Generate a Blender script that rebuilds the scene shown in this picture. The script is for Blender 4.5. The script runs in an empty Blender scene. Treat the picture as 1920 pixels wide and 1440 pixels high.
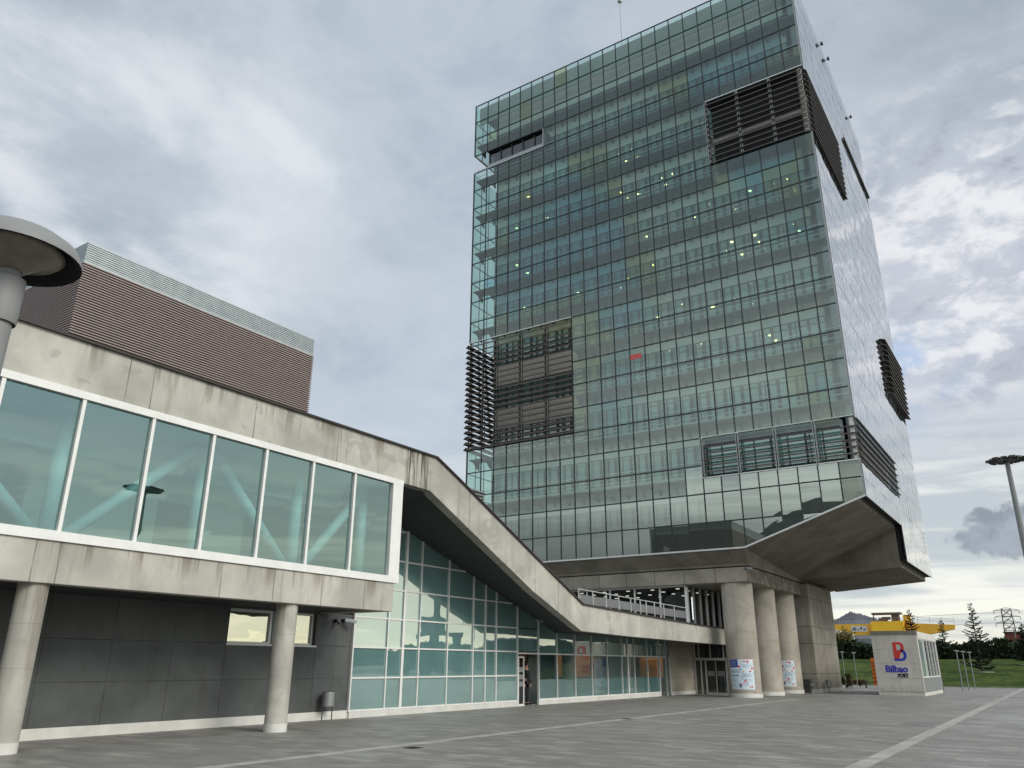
import bpy, math, random
from mathutils import Vector, Matrix
R = math.radians
rnd = random.Random(7)
S = bpy.context.scene
col = S.collection

# ------------------------------------------------------------------ camera
cam = bpy.data.cameras.new('camera')
cam.sensor_fit = 'HORIZONTAL'; cam.sensor_width = 36.0; cam.lens = 27.555
cam.clip_start = 0.05; cam.clip_end = 9000
co = bpy.data.objects.new('camera', cam); col.objects.link(co)
yaw, pitch, roll = R(-33.8689), R(19.6384), R(.3827)
fwd = Vector((math.sin(yaw)*math.cos(pitch), math.cos(yaw)*math.cos(pitch), math.sin(pitch)))
rgt = Vector((math.cos(yaw), -math.sin(yaw), 0)); upv = rgt.cross(fwd)
r2 = rgt*math.cos(roll) + upv*math.sin(roll); u2 = upv*math.cos(roll) - rgt*math.sin(roll)
m = Matrix((r2, u2, -fwd)).transposed().to_4x4(); m.translation = Vector((0, 0, 1.7))
co.matrix_world = m
S.camera = co

# ------------------------------------------------------------------ light
SUN_AZ, SUN_EL = 94.0, 36.0
sdir = Vector((math.sin(R(SUN_AZ))*math.cos(R(SUN_EL)), math.cos(R(SUN_AZ))*math.cos(R(SUN_EL)), math.sin(R(SUN_EL))))
sun = bpy.data.lights.new('sun', 'SUN'); sun.energy = 1.5; sun.angle = R(24); sun.color = (1, .95, .86)
so = bpy.data.objects.new('sun', sun); col.objects.link(so)
so.rotation_euler = (-sdir).to_track_quat('-Z', 'Y').to_euler(); so.location = sdir*200
S.view_settings.view_transform = 'Standard'; S.view_settings.look = 'None'
S.view_settings.exposure = 0.42; S.view_settings.gamma = 1
S.cycles.max_bounces = 10; S.cycles.transparent_max_bounces = 14; S.cycles.glossy_bounces = 4
S.cycles.use_denoising = True
S.cycles.caustics_reflective = False; S.cycles.caustics_refractive = False

class NT:
    """small node helper"""
    def __init__(s, tree): s.t = tree; s.n = tree.nodes; s.l = tree.links
    def new(s, typ, **kw):
        n = s.n.new(typ)
        for k, v in kw.items():
            setattr(n, k, v)
        return n
    def set(s, n, i, v):
        if hasattr(v, 'is_output') or isinstance(v, bpy.types.NodeSocket): s.l.new(v, n.inputs[i])
        else: n.inputs[i].default_value = v
    def math(s, op, a, b=0.0, c=None, clamp=False):
        n = s.new('ShaderNodeMath', operation=op, use_clamp=clamp)
        s.set(n, 0, a); s.set(n, 1, b)
        if c is not None: s.set(n, 2, c)
        return n.outputs[0]
    def vmath(s, op, a, b=None):
        n = s.new('ShaderNodeVectorMath', operation=op); s.set(n, 0, a)
        if b is not None: s.set(n, 1, b)
        return n
    def noise(s, vec, scale, detail=4, rough=.55, dist=0.0):
        n = s.new('ShaderNodeTexNoise')
        if vec is not None: s.set(n, 'Vector', vec)
        n.inputs['Scale'].default_value = scale; n.inputs['Detail'].default_value = detail
        n.inputs['Roughness'].default_value = rough; n.inputs['Distortion'].default_value = dist
        return n.outputs[0]
    def smooth(s, v, a, b, o0=0.0, o1=1.0):
        n = s.new('ShaderNodeMapRange', interpolation_type='SMOOTHSTEP')
        s.set(n, 0, v); s.set(n, 1, a); s.set(n, 2, b); s.set(n, 3, o0); s.set(n, 4, o1)
        return n.outputs[0]
    def mix(s, f, a, b, mode='MIX'):
        n = s.new('ShaderNodeMix', data_type='RGBA', blend_type=mode)
        s.set(n, 0, f)
        for i, v in ((6, a), (7, b)):
            if isinstance(v, tuple): v = (v[0], v[1], v[2], 1.0)
            s.set(n, i, v)
        return n.outputs[2]

def world():
    w = bpy.data.worlds.new('World'); S.world = w; w.use_nodes = True
    T = NT(w.node_tree); T.n.clear()
    out = T.new('ShaderNodeOutputWorld'); bg = T.new('ShaderNodeBackground')
    bg.inputs['Strength'].default_value = 0.1
    sky = T.new('ShaderNodeTexSky', sky_type='NISHITA', sun_disc=False)
    sky.sun_elevation = R(SUN_EL); sky.sun_rotation = R(SUN_AZ); sky.air_density = 1.2; sky.dust_density = 1.0
    g = T.new('ShaderNodeTexCoord').outputs['Generated']
    sep = T.new('ShaderNodeSeparateXYZ'); T.set(sep, 0, g)
    x, y, z = sep.outputs
    zc = T.math('ADD', T.math('MAXIMUM', z, 0.0), 0.16)
    comb = T.new('ShaderNodeCombineXYZ'); T.set(comb, 0, T.math('DIVIDE', x, zc)); T.set(comb, 1, T.math('DIVIDE', y, zc)); comb.inputs[2].default_value = 3.7
    p = comb.outputs[0]
    def lobe(d, k):
        d = Vector(d).normalized()
        dt = T.vmath('DOT_PRODUCT', g, tuple(d)).outputs['Value']
        return T.math('POWER', T.math('MAXIMUM', dt, 0.0), k)
    mul = lambda a, b: T.math('MULTIPLY', a, b)
    add = lambda a, b: T.math('ADD', a, b)
    soft = T.noise(p, .9, 5, .5, .4)
    gz0 = T.vmath('MULTIPLY', g, (1.0, 1.0, 1.8)).outputs[0]
    # broad sheets of the overcast: lilac grey, lighter ahead, slate overhead to the right, grey to the left
    c = T.mix(T.smooth(soft, .32, .68), (.435, .515, .605), (.52, .605, .69))
    c = T.mix(mul(lobe((-.42, .80, .40), 14), .75), c, (.57, .655, .735))
    c = T.mix(mul(lobe((.06, .70, .72), 7), .95), c, T.mix(T.smooth(soft, .35, .65), (.255, .305, .365), (.355, .41, .475)))
    c = T.mix(mul(lobe((-.04, .93, .36), 40), .75), c, (.54, .55, .61))
    left = lobe((-.86, .28, .44), 7)
    c = T.mix(mul(left, .85), c, (.36, .415, .475))
    mo = T.noise(gz0, 5.5, 7, .6, .35)
    c = T.mix(mul(T.smooth(mo, .34, .66), .26), c, (.70, .74, .80)); c = T.mix(mul(T.smooth(mo, .52, .30), .22), c, (.30, .345, .41))
    # clumped bright cloud on the left
    cl = T.noise(T.vmath('MULTIPLY', p, (1.0, .75, 1.0)).outputs[0], 1.75, 9, .56, .35)
    cl2 = T.noise(p, 5.5, 6, .6, .2)
    cm = T.smooth(add(mul(cl, .82), mul(cl2, .18)), .47, .64)
    c = T.mix(mul(cm, T.smooth(left, .36, .95, 0.0, .95)), c, (.77, .79, .82))
    # mottled altocumulus to the right at middle height
    gz = T.vmath('MULTIPLY', g, (1.0, 1.0, 1.9)).outputs[0]; ac = T.noise(gz, 15, 8, .62, .25); ac2 = T.noise(gz, 4.5, 5, .55, .3)
    am = T.smooth(add(mul(ac, .7), mul(ac2, .3)), .47, .60)
    right = mul(T.smooth(lobe((.02, .92, .40), 30), .30, .9), T.smooth(z, .23, .32))
    c = T.mix(mul(am, mul(right, .85)), c, (.84, .84, .86))
    c = T.mix(mul(T.smooth(add(mul(ac, .7), mul(ac2, .3)), .45, .36), mul(right, .75)), c, (.35, .375, .435))
    # torn wisps
    def wisp(cen, u, n, lu, ln, colr, k):
        q = T.vmath('SUBTRACT', g, cen).outputs[0]
        a = mul(T.vmath('DOT_PRODUCT', q, u).outputs['Value'], 1/lu); b = mul(T.vmath('DOT_PRODUCT', q, n).outputs['Value'], 1/ln)
        b = add(b, mul(T.math('SUBTRACT', T.noise(g, 14, 4, .5), .5), 1.2))
        d = T.math('SQRT', add(mul(a, a), mul(b, b)))
        w_ = add(d, mul(T.math('SUBTRACT', T.noise(g, 34, 7, .62, .3), .5), 1.1))
        return T.mix(mul(T.smooth(w_, 1.05, .35), k), c, colr)
    c = wisp((-.6528, .4900, .5735), (.2675, .8615, -.4315), (.7072, .1286, .6952), .080, .028, (.70, .75, .785), .95)
    gap = mul(lobe((-.098, .944, .315), 900), T.smooth(T.noise(g, 22, 4, .5), .42, .6))
    c = T.mix(mul(gap, .75), c, (.26, .43, .70))
    # streaky stratus and warm light close to the horizon
    st = T.new('ShaderNodeCombineXYZ'); T.set(st, 0, T.math('MULTIPLY', x, 2.0)); T.set(st, 1, T.math('MULTIPLY', y, 2.0)); T.set(st, 2, T.math('MULTIPLY', z, 24))
    stn = T.noise(st.outputs[0], 1.15, 7, .6, .6)
    hz = T.smooth(z, .30, .13)
    stc = T.mix(T.smooth(stn, .40, .60), (.50, .55, .59), (.90, .90, .84))
    stc = T.mix(T.smooth(z, .09, .0), stc, T.mix(T.smooth(stn, .42, .58), (.58, .61, .57), (.96, .94, .78)))
    south = lobe((.1, -1, .1), 1.2)
    c = T.mix(mul(mul(hz, .92), T.math('SUBTRACT', 1.0, mul(south, .85))), c, stc)
    c = T.mix(mul(mul(south, .8), T.smooth(z, .26, .14)), c, T.mix(T.smooth(stn, .40, .60), (.17, .18, .18), (.36, .37, .35)))
    # one low dark cumulus bank
    dn = T.noise(g, 16, 7, .62, .3)
    dcl = T.vmath('MULTIPLY', T.vmath('SUBTRACT', g, (-.018, .990, .131)).outputs[0], (1.0, 1.0, 2.3)).outputs[0]
    dist = T.vmath('LENGTH', dcl).outputs['Value']
    dm = T.smooth(T.math('ADD', dist, T.math('MULTIPLY', T.math('SUBTRACT', dn, .5), .15)), .068, .050)
    c = T.mix(T.math('MULTIPLY', dm, .92), c, T.mix(T.smooth(dn, .4, .6), (.22, .25, .31), (.33, .37, .44)))
    # glow of the hidden sun: lights the unseen east side of the sky
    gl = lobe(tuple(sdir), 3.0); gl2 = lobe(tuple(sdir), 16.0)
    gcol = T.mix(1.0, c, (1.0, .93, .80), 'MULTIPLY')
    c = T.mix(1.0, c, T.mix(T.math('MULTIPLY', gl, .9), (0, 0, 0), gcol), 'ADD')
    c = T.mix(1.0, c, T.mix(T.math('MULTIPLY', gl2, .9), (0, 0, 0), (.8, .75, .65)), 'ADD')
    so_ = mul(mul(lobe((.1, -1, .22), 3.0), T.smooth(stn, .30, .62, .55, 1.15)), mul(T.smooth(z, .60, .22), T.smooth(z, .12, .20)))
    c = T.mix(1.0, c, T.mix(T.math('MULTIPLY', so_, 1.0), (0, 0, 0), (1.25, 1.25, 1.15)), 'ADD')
    ea = mul(lobe((.62, .78, .10), 10), T.smooth(z, .34, .10))
    c = T.mix(1.0, c, T.mix(ea, (0, 0, 0), (.42, .38, .22)), 'ADD')
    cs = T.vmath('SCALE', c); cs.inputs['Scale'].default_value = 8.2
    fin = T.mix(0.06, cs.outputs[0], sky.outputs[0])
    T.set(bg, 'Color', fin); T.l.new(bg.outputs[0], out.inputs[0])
world()

# ------------------------------------------------------------------ materials
MATS = {}
def newmat(name):
    mt = bpy.data.materials.new(name); mt.use_nodes = True
    T = NT(mt.node_tree); T.n.clear()
    out = T.new('ShaderNodeOutputMaterial')
    MATS[name] = mt
    return mt, T, out
def principled(T, out, base, rough=.7, metal=0.0, spec=.5):
    b = T.new('ShaderNodeBsdfPrincipled')
    if isinstance(base, tuple): base = (base[0], base[1], base[2], 1)
    T.set(b, 'Base Color', base); T.set(b, 'Roughness', rough); T.set(b, 'Metallic', metal)
    b.inputs['Specular IOR Level'].default_value = spec
    T.l.new(b.outputs[0], out.inputs[0]); return b
def wpos(T):
    return T.new('ShaderNodeNewGeometry').outputs['Position']
def opos(T):
    return T.new('ShaderNodeTexCoord').outputs['Object']
def plain(name, base, rough=.6, metal=0.0, var=.12, scale=3.0, spec=.5, obj=False):
    mt, T, out = newmat(name)
    p = opos(T) if obj else wpos(T)
    n = T.noise(p, scale, 5, .6)
    c = T.mix(T.smooth(n, .3, .7), tuple(v*(1-var) for v in base), tuple(min(1, v*(1+var)) for v in base))
    b = principled(T, out, c, T.smooth(n, .2, .8, max(.02, rough-.08), min(1, rough+.08)), metal, spec)
    return mt
def lines(T, coord, pos, width):
    """mask that is 1 on joint lines: pos is a list of positions or (offset, pitch)"""
    if isinstance(pos, tuple):
        f = T.math('FRACT', T.math('DIVIDE', T.math('SUBTRACT', coord, pos[0]-width/2), pos[1]))
        return T.math('LESS_THAN', f, width/pos[1])
    acc = None
    for q in pos:
        a = T.math('LESS_THAN', T.math('ABSOLUTE', T.math('SUBTRACT', coord, q)), width/2)
        acc = a if acc is None else T.math('MAXIMUM', acc, a)
    return acc
def concrete(name, base, joints=None, stain=.35, rust=.0, width=.02, rough=.85, spots=.25, jdark=.35, streak_band=None, panel=None, drips=None):
    mt, T, out = newmat(name)
    p = wpos(T); sep = T.new('ShaderNodeSeparateXYZ'); T.set(sep, 0, p)
    ax = dict(x=sep.outputs[0], y=sep.outputs[1], z=sep.outputs[2])
    cloud = T.noise(p, .55, 6, .6, .3); mid = T.noise(p, 2.2, 7, .65, .2); fine = T.noise(p, 26, 4, .7)
    dk = tuple(v*.74 for v in base); lt = tuple(min(1, v*1.13) for v in base)
    c = T.mix(T.smooth(cloud, .32, .68), dk, lt)
    c = T.mix(T.math('MULTIPLY', T.smooth(mid, .55, .72), .35), c, tuple(v*.78 for v in base))
    c = T.mix(T.math('MULTIPLY', T.smooth(fine, .60, .74), .25), c, tuple(v*.6 for v in base))
    # vertical weather streaks
    sv = T.vmath('MULTIPLY', p, (3.2, 3.2, .28)).outputs[0]
    sn = T.noise(sv, 1.0, 6, .62, .15)
    c = T.mix(T.math('MULTIPLY', T.smooth(sn, .54, .72), stain), c, tuple(v*q for v, q in zip(base, (.48, .44, .38))))
    if panel:
        cell = T.math('FLOOR', T.math('DIVIDE', ax[panel[0]], panel[1])); wn = T.new('ShaderNodeTexWhiteNoise', noise_dimensions='1D'); T.set(wn, 'W', cell)
        c = T.mix(T.math('MULTIPLY', wn.outputs['Value'], .22), c, tuple(v*.55 for v in base))
    if drips:
        dn_ = T.noise(T.vmath('MULTIPLY', p, (2.2, 2.2, .05)).outputs[0], 1.0, 8, .7, .05)
        dl = T.noise(T.vmath('MULTIPLY', p, (1.1, 1.1, .0)).outputs[0], 1.0, 4, .6)
        fall = T.smooth(ax['z'], T.math('SUBTRACT', drips[0], T.math('MULTIPLY', dl, drips[1]*1.6)), drips[0])
        c = T.mix(T.math('MULTIPLY', T.math('MULTIPLY', T.smooth(dn_, .50, .62), fall), .75), c, tuple(v*q for v, q in zip(base, (.36, .33, .28))))
    # patches of repaired render
    bl = T.noise(p, 1.15, 3, .5, 1.2)
    c = T.mix(T.math('MULTIPLY', T.smooth(bl, .60, .63), spots), c, tuple(v*.62 for v in base))
    if streak_band:
        s0, s1, s2, s3 = streak_band   # y range of one strong rust coloured run
        yy = ax['y']
        msk = T.math('MULTIPLY', T.smooth(yy, s0, s1), T.smooth(yy, s3, s2))
        sn2 = T.noise(T.vmath('MULTIPLY', p, (9, 9, .5)).outputs[0], 1.0, 5, .65, .1)
        c = T.mix(T.math('MULTIPLY', msk, T.smooth(sn2, .40, .62)), c, (.085, .065, .045))
    jm = None
    for a, pos in (joints or {}).items():
        l = lines(T, ax[a], pos, width)
        jm = l if jm is None else T.math('MAXIMUM', jm, l)
    if jm is not None:
        wob = T.smooth(T.noise(p, 1.6, 3, .6), .35, .6, .45, 1.0)
        c = T.mix(T.math('MULTIPLY', T.math('MULTIPLY', jm, wob), 1-jdark), c, tuple(v*.25 for v in base))
    b = principled(T, out, c, rough, 0, .35)
    bm = T.new('ShaderNodeBump'); bm.inputs['Strength'].default_value = .25; bm.inputs['Distance'].default_value = .02
    T.set(bm, 'Height', T.math('ADD', T.math('MULTIPLY', mid, .6), T.math('MULTIPLY', fine, .4)))
    T.l.new(bm.outputs[0], b.inputs['Normal'])
    return mt
def glass(name, tint, f0=.10, power=5.0, wave=.0, wscale=.6, body=None, body_mix=0.0, rough=0.0, gtint=(1, 1, 1)):
    """single pane: Schlick mirror over tinted transmission (and, for frosted panes, a diffuse body)"""
    mt, T, out = newmat(name)
    lw = T.new('ShaderNodeLayerWeight'); lw.inputs['Blend'].default_value = .5
    gl = T.new('ShaderNodeBsdfGlossy'); gl.inputs['Roughness'].default_value = rough; gl.inputs['Color'].default_value = (*gtint, 1)
    tr = T.new('ShaderNodeBsdfTransparent'); tr.inputs['Color'].default_value = (*tint, 1)
    if wave > 0:
        bm = T.new('ShaderNodeBump'); bm.inputs['Strength'].default_value = 1.0; bm.inputs['Distance'].default_value = wave
        T.set(bm, 'Height', T.noise(wpos(T), wscale, 2, .5, .2))
        T.l.new(bm.outputs[0], gl.inputs['Normal'])
    f = T.math('ADD', T.math('MULTIPLY', T.math('POWER', lw.outputs['Facing'], power), 1-f0), f0, clamp=True)
    under = tr.outputs[0]
    if body is not None:
        df = T.new('ShaderNodeBsdfDiffuse')
        n = T.noise(wpos(T), .8, 4, .5)
        T.set(df, 'Color', T.mix(T.smooth(n, .3, .7), tuple(v*.9 for v in body), tuple(v*1.08 for v in body)))
        mx = T.new('ShaderNodeMixShader'); mx.inputs[0].default_value = body_mix
        T.l.new(tr.outputs[0], mx.inputs[1]); T.l.new(df.outputs[0], mx.inputs[2]); under = mx.outputs[0]
    ms = T.new('ShaderNodeMixShader'); T.set(ms, 0, f)
    T.l.new(under, ms.inputs[1]); T.l.new(gl.outputs[0], ms.inputs[2]); T.l.new(ms.outputs[0], out.inputs[0])
    return mt
def emit(name, colr, st):
    mt, T, out = newmat(name)
    e = T.new('ShaderNodeEmission'); e.inputs[0].default_value = (*colr, 1); e.inputs[1].default_value = st
    T.l.new(e.outputs[0], out.inputs[0]); return mt

M_CONC = concrete('fair_faced_concrete', (.475, .46, .41), {'y': [9.32, 9.95, 12.98, 16.05, 18.9+.35, 22.7, 25.1, 27.2, 29.0, 33.6, 36.9, 40.2]}, .50, width=.028, spots=.5, jdark=.15, panel=('y', 1.61), drips=(8.45, .9), streak_band=(19.0, 19.4, 20.0, 20.7))
M_BEAM = concrete('edge_beam_concrete', (.50, .48, .425), {'y': [8.05, 8.55, 12.55, 14.2, 15.9, 17.6]}, .50, width=.026, spots=.22, jdark=.2, panel=('y', 1.69), drips=(4.06, .8))
M_COLC = concrete('column_concrete', (.47, .45, .40), {'z': [1.55, 2.4]}, .60, spots=.3, drips=(3.2, 1.6), width=.008)
M_TBASE = concrete('tower_base_concrete', (.34, .31, .26), {'x': (-14.42, 1.92), 'y': (45.98, 1.92)}, .35, width=.045, spots=.2, jdark=.15)
M_TLEG = concrete('tower_leg_concrete', (.34, .315, .27), {'y': (57.5, 1.13), 'z': [1.2, 3.12, 4.2, 6.1]}, .50, width=.05, spots=.2, jdark=.15)
M_TCOL = concrete('tower_column_concrete', (.41, .375, .32), {'z': [3.1]}, .30, width=.02, spots=.1, jdark=.6)
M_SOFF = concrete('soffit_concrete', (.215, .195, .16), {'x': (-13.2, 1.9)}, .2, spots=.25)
M_HALLW = concrete('entrance_wall_concrete', (.40, .36, .29), {'z': [.98, 1.98, 2.75]}, .25, width=.03, spots=.1)
M_DARKW = concrete('slate_panel', (.098, .105, .103), {'y': (15.0, 1.69), 'z': [1.22, 2.2]}, .25, width=.022, spots=.15, rough=.6, jdark=.2)
M_PLIN = plain('white_plinth', (.62, .61, .57), .7, var=.08, scale=2)
M_WHITE = plain('white_aluminium', (.74, .74, .71), .4, var=.05, scale=2)
M_FRAME = plain('pale_frame', (.62, .64, .62), .35, .3, var=.06)
M_DARKF = plain('dark_mullion', (.022, .028, .03), .35, .2, var=.1)
M_BRONZE = plain('bronze_louvre', (.085, .073, .063), .5, .3, var=.15)
M_COPING = plain('dark_coping', (.035, .03, .026), .5, .2)
M_BLACK = plain('black_gap', (.012, .012, .013), .8)
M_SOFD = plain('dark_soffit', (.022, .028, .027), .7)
M_LOUV = plain('brown_louvre_blade', (.30, .245, .23), .6, .0, var=.06)
M_LBACK = plain('louvre_backing', (.02, .012, .012), .9)
M_BAND = plain('grey_ribbed_metal', (.42, .46, .46), .4, .4, var=.06)
M_WALK = plain('walkway_steel', (.15, .165, .16), .6, .3)
M_RAILT = plain('handrail_steel', (.55, .58, .58), .35, .5)
M_SPAN = plain('pale_spandrel', (.66, .66, .63), .6, var=.06, scale=.8)
M_SLAB = plain('office_slab', (.45, .46, .45), .8)
M_ROOMW = plain('office_back_wall', (.34, .36, .35), .8, var=.2, scale=.7)
M_TBAND = plain('beige_band', (.86, .79, .73), .6, var=.05)
M_BLIND = plain('roller_blind', (.62, .62, .57), .9, var=.05)
M_PARA = plain('parapet_lining', (.34, .37, .36), .6, var=.12, scale=.5)
M_IFRAME = plain('inner_window_frame', (.07, .085, .09), .5, .2)
M_GREYP = plain('grey_backing_panel', (.20, .205, .20), .5, var=.12, scale=.6)
M_SIDEB = plain('side_backing_panel', (.22, .24, .26), .5, var=.1, scale=.6)
M_PAINTG = plain('grey_galvanised', (.30, .31, .31), .45, .5, var=.1)
M_LAMP = plain('lamp_grey', (.23, .235, .235), .65, .0, var=.08)
M_LAMPIN = plain('lamp_inner_black', (.008, .008, .008), .9)
M_LAMPD = plain('lamp_diffuser', (.22, .19, .15), .35, var=.25, scale=9)
M_INFILL = plain('grey_infill', (.15, .155, .16), .5)
M_IRONG = plain('dark_iron', (.05, .05, .05), .5, .4)
M_TEAL = plain('painted_truss', (.40, .50, .52), .45, var=.05)
M_INWALL = plain('pale_interior_wall', (.80, .84, .70), .8, var=.05, scale=.5)
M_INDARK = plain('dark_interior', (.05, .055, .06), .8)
M_INFL = plain('interior_floor', (.25, .25, .24), .5)
M_ORANGE = plain('orange_wood', (.86, .32, .07), .5, var=.2, scale=1.2)
M_YELL = plain('crane_yellow', (.85, .46, .04), .5, var=.1, scale=.4)
M_YELB = plain('crane_yellow_trolley', (.90, .52, .02), .45, var=.06, scale=.5)
M_RUST = plain('crane_machinery', (.16, .10, .08), .7)
M_BRICK = plain('brick_wall', (.13, .045, .03), .9, var=.2)
M_SIGNR = plain('sign_red', (.62, .035, .03), .4, var=.03)
M_SIGNB = plain('sign_blue', (.025, .03, .42), .4, var=.03)
M_SIGNK = plain('sign_black', (.02, .02, .02), .4)
M_KIOSK = plain('kiosk_panel', (.60, .575, .53), .45, var=.05, scale=1.5)
M_KCAP = plain('kiosk_cap', (.20, .19, .165), .6)
M_OTOTEM = plain('orange_totem', (.75, .20, .03), .5)
M_STEELW = plain('weathered_steel', (.34, .36, .37), .5, .5)
M_HILL = plain('far_hill', (.085, .09, .105), 1, var=.25, scale=.02)
M_SHED = plain('shed_cladding', (.055, .07, .075), .7, var=.2, scale=.15)
M_GREYBL = plain('grey_blue_cladding', (.16, .19, .21), .6)
M_REDT = plain('red_sticker', (.62, .08, .08), .5)
M_SKIN = plain('skin', (.55, .32, .23), .6, obj=True)
M_CLOTH = plain('black_cloth', (.014, .014, .018), .9, obj=True)
M_HAIR = plain('dark_hair', (.03, .02, .015), .7, obj=True)
M_PAPER = plain('poster_paper', (.62, .72, .78), .5, var=.05)
M_PBLUE = plain('poster_blue', (.03, .05, .32), .5)
M_PGREY = plain('poster_print', (.36, .46, .54), .5)
M_PDARK = plain('poster_dark_print', (.08, .10, .18), .5)
M_PRED = plain('poster_red', (.60, .05, .06), .5)
M_PYEL = plain('poster_yellow', (.62, .50, .18), .5)
M_TAPE = plain('tape', (.62, .42, .32), .5)
M_LIGHTW = emit('warm_downlight', (1.0, .76, .36), 7.0)
M_LIGHTC = emit('cool_downlight', (1.0, .94, .80), 1.8)
M_HALLFILL = emit('hall_fill_panel', (1.0, .88, .68), 8.0)
M_TUBE = emit('light_tube', (1.0, .98, .92), 3.0)
G_CLEAR = glass('glass_clear', (.66, .82, .77), .115, 4.2, wave=.003, wscale=.5, gtint=(.90, 1, .94))
G_GREEN = glass('glass_green', (.55, .63, .38), .12, 4.0, wave=.003, wscale=.5, gtint=(.90, 1, .94))
G_BLUE = glass('glass_blue', (.36, .65, .72), .12, 4.0, wave=.003, wscale=.5, gtint=(.90, 1, .94))
G_CYAN = glass('glass_cyan', (.60, .95, .96), .11, 4.0, gtint=(.90, 1, .94))
G_SIDE = glass('glass_side', (.40, .46, .50), .30, 2.2)
G_LOWER = glass('glass_low_row', (.60, .64, .60), .24, 4.0, gtint=(.90, 1, .94))
G_INNER = glass('glass_office', (.50, .64, .61), .10, 5.0, body=(.30, .47, .43), body_mix=.5)
G_HALL = glass('glass_hall_frosted', (.4, .5, .5), .40, 3.5, wave=.005, wscale=.5, body=(.18, .335, .33), body_mix=.95, gtint=(.95, .97, .90))
G_HALLC = glass('glass_hall_clear', (.74, .84, .81), .10, 4.0, wave=.004, wscale=.5, body=(.18, .33, .32), body_mix=.16)
G_HALLF = glass('glass_hall_band', (.6, .75, .72), .16, 4.0, wave=.004, wscale=.5, body=(.15, .29, .28), body_mix=.62)
G_UP = glass('glass_upper_room', (.58, .80, .78), .25, 3.5, wave=.0015, wscale=.35, gtint=(.70, .95, .93))
G_MIRR = glass('glass_yellow_mirror', (.3, .3, .2), .62, 3.0, wave=.01, wscale=.8, gtint=(.97, .97, .82))
G_DARK = glass('glass_dark', (.35, .38, .38), .10, 4.0)
G_GREENW = glass('glass_green_window', (.3, .5, .45), .12, 4.0, body=(.20, .42, .36), body_mix=.85)
G_PALE = glass('glass_pale', (.7, .8, .78), .2, 4.0, body=(.55, .66, .64), body_mix=.7)

def paving_mat():
    mt, T, out = newmat('stone_paving')
    p = wpos(T)
    br = T.new('ShaderNodeTexBrick'); br.offset = .5
    T.set(br, 'Vector', p)
    br.inputs['Scale'].default_value = 1.0; br.inputs['Brick Width'].default_value = .62; br.inputs['Row Height'].default_value = .31
    br.inputs['Mortar Size'].default_value = .006; br.inputs['Mortar Smooth'].default_value = .2; br.inputs['Bias'].default_value = -.1
    br.inputs['Color1'].default_value = (.178, .171, .156, 1); br.inputs['Color2'].default_value = (.278, .267, .244, 1); br.inputs['Mortar'].default_value = (.10, .097, .09, 1)
    big = T.noise(p, .16, 5, .6, .4); mid = T.noise(T.vmath('MULTIPLY', p, (.5, 2.0, 1)).outputs[0], .9, 6, .65)
    fine = T.noise(p, 30, 3, .6)
    c = T.mix(T.math('MULTIPLY', T.smooth(big, .36, .64), .5), br.outputs[0], (.20, .19, .175))
    c = T.mix(T.math('MULTIPLY', T.smooth(mid, .54, .70), .45), c, (.38, .37, .345))
    c = T.mix(T.math('MULTIPLY', T.smooth(mid, .46, .34), .5), c, (.15, .145, .135))
    c = T.mix(T.math('MULTIPLY', T.smooth(fine, .55, .7), .25), c, (.11, .105, .1))
    spot = T.new('ShaderNodeTexVoronoi', feature='F1'); T.set(spot, 'Vector', p); spot.inputs['Scale'].default_value = 1.4
    c = T.mix(T.math('MULTIPLY', T.smooth(T.math('ADD', spot.outputs['Distance'], T.math('MULTIPLY', fine, .05)), .075, .05), .5), c, (.075, .072, .066))
    vn = T.new('ShaderNodeTexVoronoi', feature='F1', distance='CHEBYCHEV'); T.set(vn, 'Vector', T.vmath('MULTIPLY', p, (1.61, 3.22, 1)).outputs[0]); vn.inputs['Scale'].default_value = 1.0; vn.inputs['Randomness'].default_value = .0
    vs = T.new('ShaderNodeSeparateColor'); T.set(vs, 0, vn.outputs['Color'])
    c = T.mix(T.math('MULTIPLY', T.math('GREATER_THAN', vs.outputs[0], .93), .25), c, (.40, .39, .36)); c = T.mix(T.math('MULTIPLY', T.math('LESS_THAN', vs.outputs[0], .06), .3), c, (.13, .125, .115))
    damp = T.noise(p, .33, 6, .65, .8)
    c = T.mix(T.math('MULTIPLY', T.smooth(damp, .56, .66), .35), c, (.115, .11, .102))
    b = principled(T, out, c, T.smooth(big, .3, .7, .42, .72), 0, .4)
    bm = T.new('ShaderNodeBump'); bm.inputs['Strength'].default_value = .35; bm.inputs['Distance'].default_value = .01
    T.set(bm, 'Height', T.math('ADD', T.math('MULTIPLY', br.outputs['Fac'], -.8), T.math('MULTIPLY', fine, .3)))
    T.l.new(bm.outputs[0], b.inputs['Normal'])
    return mt
M_PAVE = paving_mat()
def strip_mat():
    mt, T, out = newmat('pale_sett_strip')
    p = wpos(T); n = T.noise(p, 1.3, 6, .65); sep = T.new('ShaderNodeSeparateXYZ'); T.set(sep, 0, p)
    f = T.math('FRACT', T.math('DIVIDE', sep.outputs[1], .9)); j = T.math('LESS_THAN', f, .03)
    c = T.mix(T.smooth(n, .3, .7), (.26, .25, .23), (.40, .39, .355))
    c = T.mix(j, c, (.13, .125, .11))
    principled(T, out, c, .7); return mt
M_STRIP = strip_mat()
def grass_mat():
    mt, T, out = newmat('grass_turf')
    p = wpos(T); a = T.noise(p, .22, 7, .7, .6); b_ = T.noise(T.vmath('MULTIPLY', p, (1, .45, 1)).outputs[0], 1.6, 6, .75)
    c = T.mix(T.smooth(a, .38, .62), (.024, .046, .008), (.072, .098, .020))
    c = T.mix(T.math('MULTIPLY', T.smooth(b_, .45, .62), .65), c, (.018, .04, .006))
    principled(T, out, c, .95, 0, .1); return mt
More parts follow.
